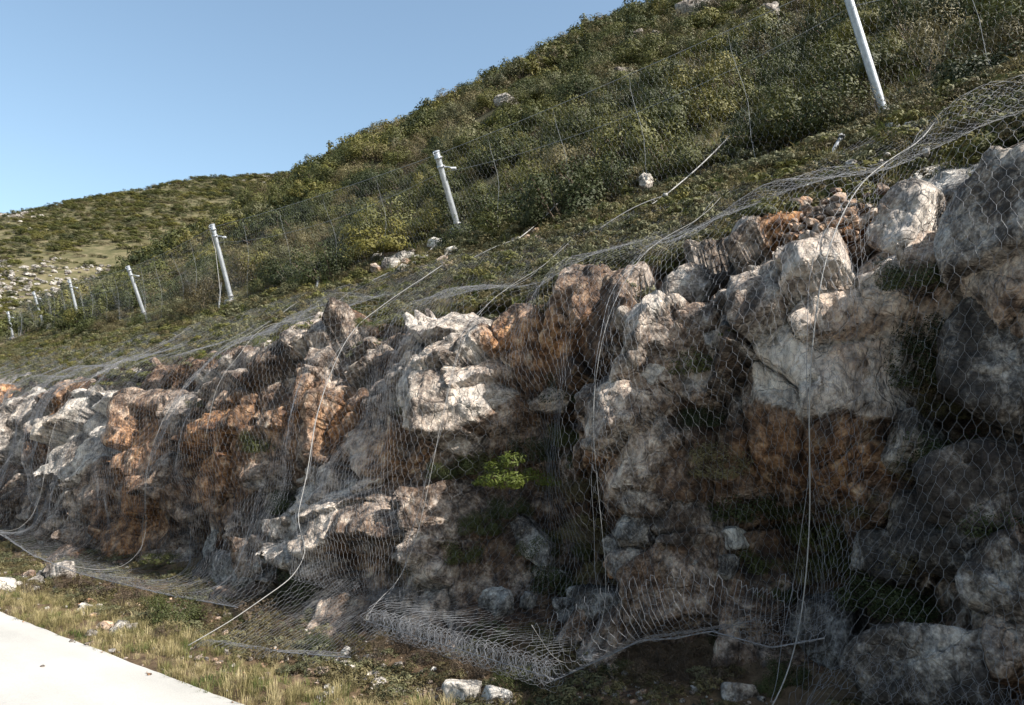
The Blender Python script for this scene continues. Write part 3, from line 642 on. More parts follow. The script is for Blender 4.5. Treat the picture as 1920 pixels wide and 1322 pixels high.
NETS = [  # top range, bottom range, hem (Y, x', z, s where it leaves the face), curl, label
 ((1.12, -3.0), (1.72, -3.0), itp([(-3, 3.95, .06, .5), (0, 3.95, .06, .5), (1.0, 3.95, .05, .55), (1.72, 3.75, .08, .7)]), 'lay', 'wire rockfall net hanging over the grey boulders at the right edge'),
 ((3.10, 1.12), (2.95, 1.32), itp([(1.3, 4.12, .66, 1.5), (1.6, 4.14, .56, 1.5), (1.93, 4.12, .60, 1.4), (2.15, 4.11, .53, 1.35), (2.36, 4.10, .49, 1.3), (2.65, 4.06, .33, 1.2), (2.95, 4.05, .17, 1.0)]), 'up', 'wire rockfall net with frayed upturned hem left of the grey boulders'),
 ((4.90, 3.10), (4.72, 2.95), itp([(2.95, 4.08, .30, 1.1), (4.72, 4.10, .40, 1.1)]), 'roll', 'wire rockfall net whose lower end is rolled into a tube'),
 ((7.15, 4.90), (5.93, 4.78), itp([(4.78, 3.95, .03, .6), (5.3, 3.72, .03, .6), (5.93, 3.51, .04, .6)]), 'lay', 'wire rockfall net reaching down to the verge with a straight roped left side'),
 ((10.3, 7.15), (9.7, 6.35), itp([(6.35, 3.95, .20, .9), (7.6, 3.95, .16, .9), (9.7, 3.95, .15, .9)]), 'lip', 'wire rockfall net with sagging hem over the rust stained rock'),
 ((13.9, 10.3), (13.0, 9.7), itp([(9.7, 3.95, .15, .9), (11.4, 4.0, .20, .9), (13.0, 4.1, .34, 1.0)]), 'lip', 'wire rockfall net with bunched hem over the pale ribs at left'),
 ((19.0, 13.9), (19.0, 13.0), itp([(13.0, 4.1, .34, 1.0), (19, 4.4, .15, .8)]), 'lip', 'wire rockfall net at the left edge of the cut'),
 ((27.0, 19.0), (27.0, 19.0), itp([(19, 4.35, .1, .7), (27, 4.35, .1, .7)]), 'lay', 'wire rockfall net farthest along the cut, by the small far posts'),
]
def taut(P, n):
    k = np.ones(2 * n + 1) / (2 * n + 1); return np.stack([np.convolve(np.concatenate([2 * P[0, j] - P[1:n + 1, j][::-1], P[:, j], 2 * P[-1, j] - P[-n - 1:-1, j][::-1]]), k, 'valid') for j in range(3)], 1)
for i, ((a0, a1), (b0, b1), hemf, curl, lab) in enumerate(NETS):
    A, B, R, cols = hex_net(a0, a1, b0, b1, xtopf, hemf, curl, 1.7 * i + .9)
    root = empty('rockfall_net', tuple(cols[0][0][0])); setp(root, lab, 'net', 'wire nets draped over the rock cut')
    org = np.array(root.location)
    if curl in ('roll', 'up'): R = R * np.where(((A[:, 2] < (.50 if curl == 'roll' else .95)) & (A[:, 0] < 4.34)), 1.45, 1.0)
    V, Fq = tubes(A - org, B - org, R); mo = obj('wire_mesh', mesh_np('wire_mesh', V, Fq, M_WIRE, True), root)
    # selvedge rope along the left side, and lacing wire next to it
    P, L = cols[0]; P = taut(P, 22); q = P[::3] - org + np.array([-.045, 0, .02]); q = q[4:]; V, fs = polytube(q, .0040 if i in (0, 3) else .0020, 6); obj('edge_rope', pyd('edge_rope', V, fs, M_ROPE), root)
    q = P[::3] - org + np.stack([-.03 + .015 * np.sin(np.arange(len(P[::3])) * .9), .05 + .04 * np.sin(np.arange(len(P[::3])) * .31), .0 * np.arange(len(P[::3]))], 1)
    V, fs = polytube(q[4:int(len(q) * .8)], .0018, 5); obj('lacing_wire', pyd('lacing_wire', V, fs, M_WIRE), root)
    # hem and head wires
    nH = {'lay': 12, 'lip': 12, 'up': 16, 'roll': 1}[curl]
    q = np.array([c[0][-nH] for c in cols]) - org; V, fs = polytube(q, .004, 5); obj('hem_wire', pyd('hem_wire', V, fs, M_WIRE), root)
    q = np.array([c[0][0] for c in cols]) - org - np.array([0, 0, .05]); V, fs = polytube(q, .0032, 5); obj('head_rope', pyd('head_rope', V, fs, M_ROPE), root)
    if i < 6:   # loose bracing ropes running down the net
        for k in ((.45,) if i in (4,) else ()):
            P, L = cols[int(k * (len(cols) - 1))]; m0 = 4 + int(20 * k); q = P[m0:m0 + 95:3] - org + np.array([-.025, 0, .02])
            V, fs = polytube(q, .0022, 5); obj('brace_rope', pyd('brace_rope', V, fs, M_ROPE), root)

# ------------------------------------------------------------------ fence posts, cables, fence netting
tops = [(1590, -5), (818, 285), (398, 422), (240, 500), (130, 525), (63, 548), (15, 585)]
bases = [(1665, 235), (862, 430), (437, 543), (273, 596), (150, 600), (83, 612), (25, 635)]
PLAB = ['galvanised steel fence post nearest the camera, cut off by the top of the photo', 'galvanised steel fence post standing alone in the middle of the hillside',
        'galvanised steel fence post with a slack cable down its left side', 'fourth galvanised fence post from the right, with wire bunched at its head',
        'fifth galvanised fence post from the right, smaller', 'sixth galvanised fence post from the right, small', 'tiny galvanised fence post at the far left end of the row']
posts = []
for i, (tq, bq) in enumerate(zip(tops, bases)):
    if i < 3: B_ = atX(*bq, 9.0)
    else: B_ = atY(*bq, 15.07 + 6.3 * (i - 2))
    zb = float(zhill(B_[0], B_[1])); B_[2] = min(B_[2], zb + .1) if zb < B_[2] else B_[2]
    if i == 0:
        T_ = atZ(*tq, 6.62); T_ = B_ + (T_ - B_) * 1.18
    else: T_ = atY(*tq, B_[1])
    posts.append((B_, T_))
ext = posts[0][0] + np.array([.1, -6.4, .05]); posts_all = posts
for i, (B_, T_) in enumerate(posts):
    ax = (T_ - B_); Ln = np.linalg.norm(ax); ax /= Ln; r0 = .048
    root = empty('fence_post', tuple(B_)); setp(root, PLAB[i], 'fence post', 'leaning steel posts of the rockfall fence')
    e1 = np.cross(ax, [0, 1, 0]); e1 /= np.linalg.norm(e1); e2 = np.cross(ax, e1)
    q = np.outer(np.linspace(-.55, Ln, 14), ax); V, fs = polytube(q, r0, 20); obj('tube', pyd('tube', V, fs, M_POST), root)
    q = np.outer([Ln - .004, Ln + .016, Ln + .022], ax); V, fs = polytube(q, [r0 + .008, r0 + .008, r0 * .6], 20); obj('cap', pyd('cap', V, fs, M_POST), root)
    for h in (Ln - .10, Ln - .24, .16):
        q = np.outer([h - .022, h - .02, h + .02, h + .022], ax); V, fs = polytube(q, [r0 + .002, r0 + .009, r0 + .009, r0 + .002], 20); cl = obj('clamp_collar', pyd('clamp_collar', V, fs, M_BOLT if h < .5 else M_POST), root)
        bo = ax * h + e2 * (r0 + .008); V, fs = polytube([bo, bo + e2 * .03], .013, 6); obj('bolt', pyd('bolt', V, fs, M_BOLT), cl)
    # cable arm on the uphill side with a shackle at its end, ring on the road side
    a0 = ax * (Ln - .24) + np.array([r0 * .7, -r0 * .6, 0]); a1 = a0 + np.array([.07, -.14, -.03]); V, fs = polytube([a0, (a0 + a1) / 2 + [0, 0, .01], a1], .012, 6); ar = obj('cable_arm', pyd('cable_arm', V, fs, M_POST), root)
    V, fs = polytube([a1 + [-.0, .03, 0], a1 + [.02, -.05, -.01]], .024, 8); obj('shackle', pyd('shackle', V, fs, M_POST), ar)
    th = np.linspace(0, 2 * math.pi, 15); q = ax * (Ln - .05) - e1 * .0 + np.array([-r0 - .02, 0, 0]) + np.stack([.0 * th + .022 * np.cos(th), .0 * th, .022 * np.sin(th)], 1)
    V, fs = polytube(q, .006, 5, False); obj('eye_ring', pyd('eye_ring', V, fs, M_POST), root)
    pl_ = [(-.12, -.12), (.12, -.12), (.12, .12), (-.12, .12)]; V = [(x, y, z) for z in (.045, .06) for x, y in pl_]; pe = obj('base_plate', pyd('base_plate', V, [(3, 2, 1, 0), (4, 5, 6, 7)] + [(k, (k + 1) % 4, 4 + (k + 1) % 4, 4 + k) for k in range(4)], M_POST, False), root)
    for bx_, by_ in ((-.09, -.09), (.09, -.09), (.09, .09), (-.09, .09)):
        V, fs = polytube([(bx_, by_, .055), (bx_, by_, .085)], .012, 6); obj('anchor_bolt', pyd('anchor_bolt', V, fs, M_BOLT), pe)
    V, Fi = rock_shape(900 + i, 8, 3, .6); V = V * np.array([.16, .17, .07]) + np.array([0, 0, -.02]); me = mesh_np('footing', V, Fi, M_ROCK, True, {'stain': np.full(len(V), .1), 'tone': np.full(len(V), .6)}); obj('footing', me, root)

# spans of netting between posts (last span runs out of the frame to the right)
E_B = posts[0][0] + np.array([.15, -6.3, .1]); E_T = posts[0][1] + np.array([.15, -6.3, .25])
seq = [(E_B, E_T)] + posts
SPL = ['thin hexagonal wire fence netting right of the nearest post', 'thin hexagonal wire fence netting between the nearest post and the middle post', 'wire fence netting between the middle post and the post with the slack cable',
       'wire fence netting between the third and fourth posts from the right', 'wire fence netting between the fourth and fifth posts from the right', 'wire fence netting between the fifth and sixth posts from the right', 'wire fence netting at the far left end of the post row']
for i in range(len(seq) - 1):
    (B0, T0), (B1, T1) = seq[i], seq[i + 1]; L = np.linalg.norm(T1 - T0); wp = .07 if i < 3 else .09; nc = int(L / wp) * 2 + 1
    f = np.linspace(0, 1, nc); sag = .06 if i != 1 else .05
    tp = T0 * (1 - f)[:, None] + T1 * f[:, None]; tp[:, 2] -= sag * 4 * f * (1 - f) + .05
    bt = tp.copy(); k = np.sin(f * math.pi) ** .5
    bx = (B0 * (1 - f)[:, None] + B1 * f[:, None]); bt[:, 0] = bx[:, 0] - .25 + .12 * np.sin(f * 11 + i); bt[:, 1] = bx[:, 1]; bt[:, 2] = zhill(bt[:, 0], bt[:, 1]) + .04
    H = np.linalg.norm(tp - bt, axis=1).mean(); rp = wp * 1.15; nr = int(H / rp); twk = .42
    def S(c, v):
        g = np.clip(v / nr, 0, 1); w_ = .05 * np.sin(f[c] * 23 + 3 * g + i) * math.sin(math.pi * g)
        q = tp[c] * (1 - g) + bt[c] * g; q[:, 0] += w_ + .10 * math.sin(math.pi * g) ; return q
    A, B, R = [], [], []
    for kk in range(nr):
        c = np.arange(kk % 2, nc, 2); A.append(S(c, kk)); B.append(S(c, kk + twk)); R.append(np.full(len(c), .0008))
        cl = c[c > 0]; A.append(S(cl, kk + twk)); B.append(S(cl - 1, kk + 1)); R.append(np.full(len(cl), .00055))
        cr_ = c[c < nc - 1]; A.append(S(cr_, kk + twk)); B.append(S(cr_ + 1, kk + 1)); R.append(np.full(len(cr_), .00055))
    A, B, R = np.vstack(A), np.vstack(B), np.concatenate(R)
    root = empty('fence_netting', tuple(bt[0])); setp(root, SPL[i], 'fence netting', 'netting spans of the rockfall fence'); org = bt[0]
    V, Fq = tubes(A - org, B - org, R); obj('wire_mesh', mesh_np('wire_mesh', V, Fq, M_FWIRE, True), root)
    V, fs = polytube(tp[::2] - org, .0035, 5); obj('top_cable', pyd('top_cable', V, fs, M_FWIRE), root)
    md = tp * .82 + bt * .18; md[:, 0] += .05; md[:, 2] -= .22 * 4 * f * (1 - f); V, fs = polytube(md[::3] - org, .0028, 5); obj('second_cable', pyd('second_cable', V, fs, M_FWIRE), root)
    for g in (.22, .44, .64, .83):
        c = int(g * (nc - 1)); q = np.array([S(np.array([c]), v)[0] for v in np.linspace(0, nr, 9)]) - org; q[:, 1] += .02 * np.sin(np.arange(9) * 1.3); V, fs = polytube(q, .0024, 5); obj('seam_wire', pyd('seam_wire', V, fs, M_FWIRE), root)

# back-stay cables of the posts and the slack one
def cable(name, P, r, mat, label, cat, group=None):
    P = np.asarray(P, float); V, fs = polytube(P - P[0], r, 6); o = obj(name, pyd(name, V, fs, mat)); o.location = P[0]; return setp(o, label, cat, group)
def curve_px(pts, n=10, lift=.03):
    W_ = np.array([hit(a, b_)[0] for a, b_ in pts]); W_[:, 2] += lift; k = np.linspace(0, len(W_) - 1, n * (len(W_) - 1)); return np.stack([np.interp(k, np.arange(len(W_)), W_[:, j]) for j in range(3)], 1)
B2, T2 = posts[2]
cable('slack_cable', [T2 + [-.06, .02, -.05], atY(404, 470, 15.0), atY(410, 520, 14.95), atY(413, 548, 14.9), atY(408, 596, 14.7) + [0, 0, .02]], .008, M_ROPE, 'slack cable hanging from the third post down to its left', 'cable')
def stay(pA, pB, dz, label, rA=.009):
    a = hit(*pA)[0] + np.array([0, 0, dz[0]]); b_ = hit(*pB)[0] + np.array([0, 0, dz[1]]); root = empty('stay_rope', tuple(b_)); setp(root, label, 'rope', 'pale anchor ropes on the slope')
    k = np.linspace(0, 1, 8)[:, None]; q = a * (1 - k) + b_ * k - b_; q[:, 2] -= .03 * np.sin(np.linspace(0, math.pi, 8)); V, fs = polytube(q, rA, 6); obj('rope', pyd('rope', V, fs, M_ROPE), root)
    V, Fi = ico(2); V = V * np.array([.03, .035, .028]) * (1 + .15 * rng.normal(size=(len(V), 1))); obj('knot', mesh_np('knot', V, Fi, M_ROPE, True), root)
    n = 9; kk = np.linspace(0, 1, n); q = np.stack([-.25 * kk, .10 * np.sin(kk * 3), .03 - .19 * kk - .05 * np.sin(kk * 4)], 1); V, fs = polytube(q, rA * .7, 5); obj('loose_end', pyd('loose_end', V, fs, M_ROPE), root)
    kk = np.linspace(0, 1, 10); e = hit(pB[0] - 130, pB[1] + 62)[0] + np.array([0, 0, .1]) - b_; q = e[None, :] * kk[:, None]; q[:, 2] += .05 * np.sin(kk * math.pi); V, fs = polytube(q, rA * .8, 5); obj('tied_length', pyd('tied_length', V, fs, M_ROPE), root)
stay((1370, 296), (1248, 388), (.3, .14), 'longest pale anchor rope running up from the net top to the scrub')
stay((1050, 404), (972, 464), (.22, .12), 'pale anchor rope right of the middle post')
stay((832, 458), (776, 508), (.15, .12), 'weathered anchor rope over the pale rubble below the middle post')
def stake(pB, pT, dz, label):
    a = hit(*pB)[0]; b_ = hit(*pT)[0] + np.array([0, 0, dz]); b_ = a + (b_ - a); root = empty('anchor_stake', tuple(a)); setp(root, label, 'stake', 'steel anchor stakes at the top of the net')
    q = np.stack([(b_ - a) * k for k in (-.3, 0, .5, 1)]); V, fs = polytube(q, .022, 8); obj('bar', pyd('bar', V, fs, M_POST), root)
    q = np.stack([(b_ - a) * .93, (b_ - a) * 1.0]); V, fs = polytube(q, .034, 8); obj('head', pyd('head', V, fs, M_BOLT), root)
stake((1545, 312), (1580, 276), .12, 'pale anchor stake on the slope below the nearest post')
stake((408, 604), (414, 548), .25, 'anchor stake below the post with the slack cable')
stake((590, 560), (596, 538), .15, 'short anchor stake at the head of the net')

# ------------------------------------------------------------------ vegetation prototypes
def leaf_cloud(C, N, L, r_, wid=.5):
    """rhombic leaves at C facing N"""
    n = len(C); N = N / (np.linalg.norm(N, axis=1)[:, None] + 1e-9); t = r_.normal(size=(n, 3)); t -= (t * N).sum(1)[:, None] * N; t /= np.linalg.norm(t, axis=1)[:, None]; s = np.cross(N, t)
    L = L[:, None]; V = np.stack([C - t * L * .5, C + s * L * wid * .5 + N * L * .08, C + t * L * .5, C - s * L * wid * .5 + N * L * .08], 1).reshape(-1, 3)
    Fq = np.arange(n * 4).reshape(n, 4); return V, Fq
def shrub_mesh(name, kind, seed, n_leaf, leaf, flat=.75, spiky=0.0, clumps=16, twigs=14):
    r_ = np.random.default_rng(seed); cl = r_.normal(size=(clumps, 3)); cl[:, 2] = abs(cl[:, 2]) * .9; cl /= np.linalg.norm(cl, axis=1)[:, None]; cl *= r_.uniform(.45, .92, clumps)[:, None]; cr_ = r_.uniform(.20, .38, clumps)
    idx = r_.integers(0, clumps, n_leaf); u = r_.normal(size=(n_leaf, 3)); u /= np.linalg.norm(u, axis=1)[:, None]; rad = r_.uniform(.35, 1, n_leaf) ** .5
    C = cl[idx] + u * (cr_[idx] * rad)[:, None] * .85; C[:, 2] = np.maximum(C[:, 2], -.05 + .1 * r_.random(n_leaf)); C[:, 2] *= flat
    N = u * 1.1 + C * .8 + r_.normal(size=(n_leaf, 3)) * .42 + np.array([0, 0, .2]); L = leaf * r_.uniform(.6, 1.4, n_leaf)
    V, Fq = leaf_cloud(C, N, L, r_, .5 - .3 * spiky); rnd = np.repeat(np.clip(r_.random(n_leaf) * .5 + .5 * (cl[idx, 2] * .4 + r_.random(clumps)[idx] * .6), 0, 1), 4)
    mi = np.zeros(len(Fq), int)
    A = np.zeros((twigs, 3)); A[:, :2] = r_.normal(size=(twigs, 2)) * .06; A[:, 2] = -.12; B = cl[r_.integers(0, clumps, twigs)] * np.array([1, 1, flat]) * r_.uniform(.8, 1.15, twigs)[:, None]; Md = (A + B) / 2 + r_.normal(size=(twigs, 3)) * .06
    V2, F2 = tubes(np.vstack([A, Md]), np.vstack([Md, B]), np.concatenate([np.full(twigs, .018), np.full(twigs, .010)])); 
    n0 = len(V); V = np.vstack([V, V2]); Fq = np.vstack([Fq, F2 + n0]); mi = np.concatenate([mi, np.ones(len(F2), int)]); rnd = np.concatenate([rnd, np.full(len(V2), .5)])
    return mesh_np(name, V, Fq, [M_LEAF[kind], M_TWIG], True, {'rnd': rnd}, mi)
def tuft_mesh(name, mat, seed, n=34, h=.22, spread=.07, wid=.0032, lean=.8):
    r_ = np.random.default_rng(seed); a = r_.uniform(0, 6.283, n); b0 = np.stack([np.cos(a), np.sin(a), 0 * a], 1) * (r_.random(n) ** .5 * spread)[:, None]; hh = h * r_.uniform(.5, 1.2, n)
    dr = np.stack([np.cos(a + r_.normal(0, .8, n)), np.sin(a + r_.normal(0, .8, n)), 0 * a], 1); le = r_.uniform(.05, lean, n)[:, None]; sd = np.cross(dr, [0, 0, 1]); up = np.array([0, 0, 1.0])
    m1 = b0 + (up * .6 + dr * le * .35) * hh[:, None]; tp = b0 + (up * (1 - le * .35) + dr * le) * hh[:, None]; wd = wid * r_.uniform(.6, 1.4, n)[:, None]
    V = np.stack([b0 - sd * wd - up * .03, b0 + sd * wd - up * .03, m1 + sd * wd * .8, m1 - sd * wd * .8, tp + sd * wd * .15, tp - sd * wd * .15], 1).reshape(-1, 3)
    k = np.arange(n)[:, None] * 6; Fq = np.concatenate([k + [[0, 1, 2, 3]], k + [[3, 2, 4, 5]]], 0); return mesh_np(name, V, Fq, mat, True, {'rnd': np.repeat(r_.random(n), 6)})
NEAR, FAR = [], []
KSPEC = [(0, .062, 1.0, 0), (0, .058, .85, 0), (1, .055, 1.1, 0), (2, .05, .8, .6), (3, .062, .8, 0), (4, .055, .9, .4), (2, .06, 1.0, .8), (1, .06, .9, .2)]
for k, (kd, lf, fl, sp) in enumerate(KSPEC):
    NEAR.append(shrub_mesh('shrub_foliage', kd, 40 + k, 4600, lf * .98, fl, sp, 24)); FAR.append(shrub_mesh('far_shrub_foliage', kd, 60 + k, 1100, lf * 1.9, fl, sp, 18, 5))
HERB = [shrub_mesh('herb_foliage', kd, 80 + k, 420, .16, .6, sp, 12, 5) for k, (kd, sp) in enumerate([(4, .3), (2, .7), (4, .4), (0, .2), (2, .8), (0, .3)])]
GR = [tuft_mesh('grass_tuft', m_, 90 + k, 56, h_, .11) for k, (m_, h_) in enumerate([(M_DRYGRASS, .20), (M_DRYGRASS, .14), (M_GRASS, .16), (M_DRYGRASS, .26), (M_GRASS, .11)])]
STONE = []
for k in range(8):
    V, Fi = rock_shape(300 + k, 6, 2, .7); STONE.append(mesh_np('stone_shape', V * np.array([1, .8, .62]), Fi, M_ROCK, False, {'stain': np.full(len(V), [.05, .05, .3, .05, .60, .1, .5, .1][k]), 'tone': np.full(len(V), [.64, .56, .6, .68, .74, .5, .74, .72][k])}))

def scatter(name, meshes, pts, rotz, scl, idx, label, cat, tilt=None):
    col = D.collections.new(name + '_shapes')
    for k, me in enumerate(meshes): o = D.objects.new('%s_shape_%02d' % (name, k), me); col.objects.link(o)
    me = D.meshes.new(name); n = len(pts); me.vertices.add(n); me.vertices.foreach_set('co', np.asarray(pts, np.float32).ravel()); me.update()
    rv = np.zeros((n, 3)); rv[:, 2] = rotz
    if tilt is not None: rv[:, :2] = tilt
    a = me.attributes.new('rot', 'FLOAT_VECTOR', 'POINT'); a.data.foreach_set('vector', rv.astype(np.float32).ravel())
    a = me.attributes.new('scl', 'FLOAT_VECTOR', 'POINT'); a.data.foreach_set('vector', np.asarray(scl, np.float32).ravel())
    a = me.attributes.new('idx', 'INT', 'POINT'); a.data.foreach_set('value', np.asarray(idx, np.int32))
    o = obj(name, me); g = D.node_groups.new(name + '_nodes', 'GeometryNodeTree')
    g.interface.new_socket('Geometry', in_out='INPUT', socket_type='NodeSocketGeometry'); g.interface.new_socket('Geometry', in_out='OUTPUT', socket_type='NodeSocketGeometry')
    gi, go = g.nodes.new('NodeGroupInput'), g.nodes.new('NodeGroupOutput'); ip = g.nodes.new('GeometryNodeInstanceOnPoints'); ci = g.nodes.new('GeometryNodeCollectionInfo')
    ci.inputs['Collection'].default_value = col; ci.inputs['Separate Children'].default_value = True; ci.inputs['Reset Children'].default_value = True
    def na(nm, ty): q = g.nodes.new('GeometryNodeInputNamedAttribute'); q.data_type = ty; q.inputs['Name'].default_value = nm; return q.outputs['Attribute']
    L = g.links.new; L(gi.outputs[0], ip.inputs['Points']); L(ci.outputs[0], ip.inputs['Instance']); ip.inputs['Pick Instance'].default_value = True
    L(na('idx', 'INT'), ip.inputs['Instance Index']); L(na('rot', 'FLOAT_VECTOR'), ip.inputs['Rotation']); L(na('scl', 'FLOAT_VECTOR'), ip.inputs['Scale']); L(ip.outputs[0], go.inputs[0])
    md = o.modifiers.new('scatter', 'NODES'); md.node_group = g; setp(o, label, cat, None, 'stuff'); return o
def in_view(P, marg=380):
    v = P - CAM; dz = v @ Fv; x = 960 + F_PX * (v @ Rv) / np.maximum(dz, .1); y = 661 - F_PX * (v @ Uv) / np.maximum(dz, .1)
    return (dz > 1) & (x > -marg) & (x < 1920 + marg) & (y > -marg) & (y < 1322 + marg), x, y, dz

# ------------------------------------------------------------------ hillside scrub
rng = np.random.default_rng(21)
def jitter_grid(x0, x1, y0, y1, st):
    X, Y = np.meshgrid(np.arange(x0, x1, st), np.arange(y0, y1, st), indexing='ij'); X, Y = X.ravel(), Y.ravel()
    return X + rng.uniform(-.5, .5, len(X)) * st, Y + rng.uniform(-.5, .5, len(Y)) * st
PT = []
for x0, x1, y0, y1, st, r0, r1 in [(8.9, 16, -6, 34, .76, .28, .95), (16, 30, -10, 60, 1.05, .42, 1.3), (30, 58, -10, 84, 1.35, .75, 1.6), (9.5, 30, 34, 84, 1.1, .5, 1.2)]:
    xp, Y = jitter_grid(x0, x1, y0, y1, st); X = xp + xs(Y); z = zhill(X, Y); r = rng.uniform(r0, r1, len(X)); den = fbm(X * .22, Y * .22, 8.0, 3)
    keep = rng.random(len(X)) < np.clip(.95 + den * .5, .6, 1); P = np.stack([X, Y, z - .05], 1); v, *_ = in_view(P); keep &= v
    sp = fbm(X * .16 + 9, Y * .16, 2.0, 3) + rng.normal(0, .28, len(X))
    kk = np.digitize(sp, [-.55, -.30, -.12, .10, .30, .42, .6]); kmap = np.array([3, 2, 7, 0, 1, 4, 5, 6])
    PT.append(np.column_stack([P, r, kmap[kk]])[keep])
PT = np.vstack(PT); dist = np.linalg.norm(PT[:, :3] - CAM, axis=1); vis, px_, py_, dz_ = in_view(PT[:, :3], 0)
score = np.where(vis, PT[:, 3] / dist, 0); order = np.argsort(-score)
KN = ['olive_shrub', 'olive_shrub', 'dark_shrub', 'dry_heath', 'yellow_green_shrub', 'grey_green_shrub', 'dry_heath', 'dark_shrub']
KL = ['olive green leafy shrub in the scrub just behind the fence posts', None, 'dark green shrub in the scrub just behind the fence posts', 'brown dry heath shrub in the scrub just behind the fence posts',
      'yellowish green low shrub in the scrub just behind the fence posts', 'grey green shrub in the scrub just behind the fence posts', None, None]
KL[1] = KL[0]; KL[6] = KL[3]; KL[7] = KL[2]
def put(me, name, P, r, rz, label, cat, group, sz=1.0, tilt=(0, 0)):
    o = obj(name, me); o.location = tuple(P); o.scale = (r, r, r * sz); o.rotation_euler = (tilt[0], tilt[1], rz); return setp(o, label, cat, group)
KW = {'olive_shrub': 'olive green leafy shrub', 'dark_shrub': 'dark green shrub', 'dry_heath': 'brown dry heath shrub', 'yellow_green_shrub': 'yellowish green low shrub', 'grey_green_shrub': 'grey green shrub'}
def place_words(px, py, z):
    w1 = 'right of the nearest post' if px > 1640 else 'between the nearest and the middle post' if px > 1240 else 'just right of the middle post' if px > 850 else 'left of the middle post' if px > 437 else 'behind the small left posts'
    return w1
for i in order[:300]:
    x, y, z, r, k = PT[i]; k = int(k); pw = place_words(px_[i], py_[i], z); put(NEAR[k], KN[k], (x, y, z), r, rng.uniform(0, 6.28), KW[KN[k]] + ' in the scrub ' + pw, 'shrub', KW[KN[k]] + 's ' + pw, rng.uniform(.8, 1.1))
rest = PT[order[300:]]; dr = np.linalg.norm(rest[:, :3] - CAM, axis=1); nr_ = rest[dr < 26]; fr = rest[dr >= 26]
def sc3(r): return np.column_stack([r, r, r * rng.uniform(.75, 1.1, len(r))])
scatter('hillside_scrub', NEAR, nr_[:, :3], rng.uniform(0, 6.28, len(nr_)), sc3(nr_[:, 3]), nr_[:, 4], 'dense green and brown scrub on the middle of the hillside', 'scrub')
scatter('upper_hillside_scrub', FAR, fr[:, :3], rng.uniform(0, 6.28, len(fr)), sc3(fr[:, 3] * 1.08), fr[:, 4], 'dense scrub covering the hill up to the skyline', 'scrub')

# low herbs and grass under the scrub and over the slope above the face
xp, Y = jitter_grid(6.3, 9.7, -4, 36, .14); X = xp + xs(Y); den = fbm(X * .8, Y * .8, 3.0, 3); P = np.stack([X, Y, zhill(X, Y) + .03], 1)
keep = (rng.random(len(X)) < np.clip(.80 + den * .8 + (xp - 7.2) * .10, .2, .98)) & in_view(P)[0]; P = P[keep]; sp = fbm(P[:, 0] * .7, P[:, 1] * .7, 5.0, 3) + rng.normal(0, .25, len(P))
_s, _Y = jitter_grid(S_EDGE - .75, S_EDGE + .25, -1, 24, .12); _d = face_disp(_Y, _s); _X, _Z, _nx, _nz = prof(_Y, t_of(_s)); P2 = np.stack([_X + _nx * _d, _Y, _Z + _nz * _d - .02], 1)
P2 = P2[in_view(P2)[0] & (rng.random(len(_Y)) < np.clip(.30 + 1.1 * fbm(_Y * 1.4, _s * 1.4, 15.0, 3) + (_s - S_EDGE + .25) * .5, 0, .8))]; P = np.vstack([P, P2])
for (_a, _b, _r) in ((760, 495, .55), (800, 480, .45), (1000, 445, .4), (1560, 440, .3)): P = P[np.linalg.norm(P - hit(_a, _b)[0], axis=1) > _r]
sp = fbm(P[:, 0] * .7, P[:, 1] * .7, 5.0, 3) + rng.normal(0, .25, len(P))
scatter('slope_herbs', HERB, P, rng.uniform(0, 6.28, len(P)), sc3(rng.uniform(.10, .26, len(P))), np.digitize(sp, [-.4, -.15, .08, .28, .45]), 'low herbs and dry stalks covering the slope above the rock face', 'ground cover')
xp, Y = jitter_grid(6.3, 10.5, -4, 34, .15); X = xp + xs(Y); P = np.stack([X, Y, zhill(X, Y)], 1); keep = (rng.random(len(X)) < .5) & in_view(P)[0]; P = P[keep]
scatter('slope_grass', GR, P, rng.uniform(0, 6.28, len(P)), np.column_stack([rng.uniform(.5, .95, len(P))] * 3), rng.choice([0, 1, 2, 4, 4], len(P)), 'short mixed grass on the slope between the net and the posts', 'grass')

# far hill scrub and its pale outcrops
xp, Y = jitter_grid(-40, 260, 70, 330, 1.7); P = np.stack([xp, Y, zfar(xp, Y)], 1); v, fx_, fy_, fz_ = in_view(P, 260); den = fbm(xp * .03, Y * .03, 6.0, 4); v &= (fx_ < 760) & (P[:, 2] > 0)
keep = v & (rng.random(len(xp)) < np.clip(.72 + den * .9, .2, .97)); Pk = P[keep]
scatter('far_hill_scrub', FAR, Pk, rng.uniform(0, 6.28, len(Pk)), sc3(rng.uniform(.7, 1.7, len(Pk))) * np.array([1.2, 1.2, .7]), rng.choice([0, 0, 1, 4, 3, 5, 7], len(Pk)), 'olive brown scrub scattered over the distant hill', 'scrub')
oc = fbm(xp * .02 + 4, Y * .02, 9.0, 3) + np.clip((330 - fx_) / 330, -1, 1) * .45; keep = v & (rng.random(len(xp)) < np.clip(oc - .16, 0, .75)); Pk = P[keep]; Pk = np.vstack([Pk + rng.normal(0, 1.0, Pk.shape) * [1, 1, 0] for _ in range(7)]); Pk[:, 2] = zfar(Pk[:, 0], Pk[:, 1]) + .1
scatter('far_hill_outcrops', STONE, Pk, rng.uniform(0, 6.28, len(Pk)), np.column_stack([rng.uniform(.2, .62, len(Pk)) ** 1.4] * 3) * [1.2, 1.2, 1.1], rng.choice([0, 3, 5, 1], len(Pk)), 'pale limestone outcrops strewn over the distant hill', 'rock')

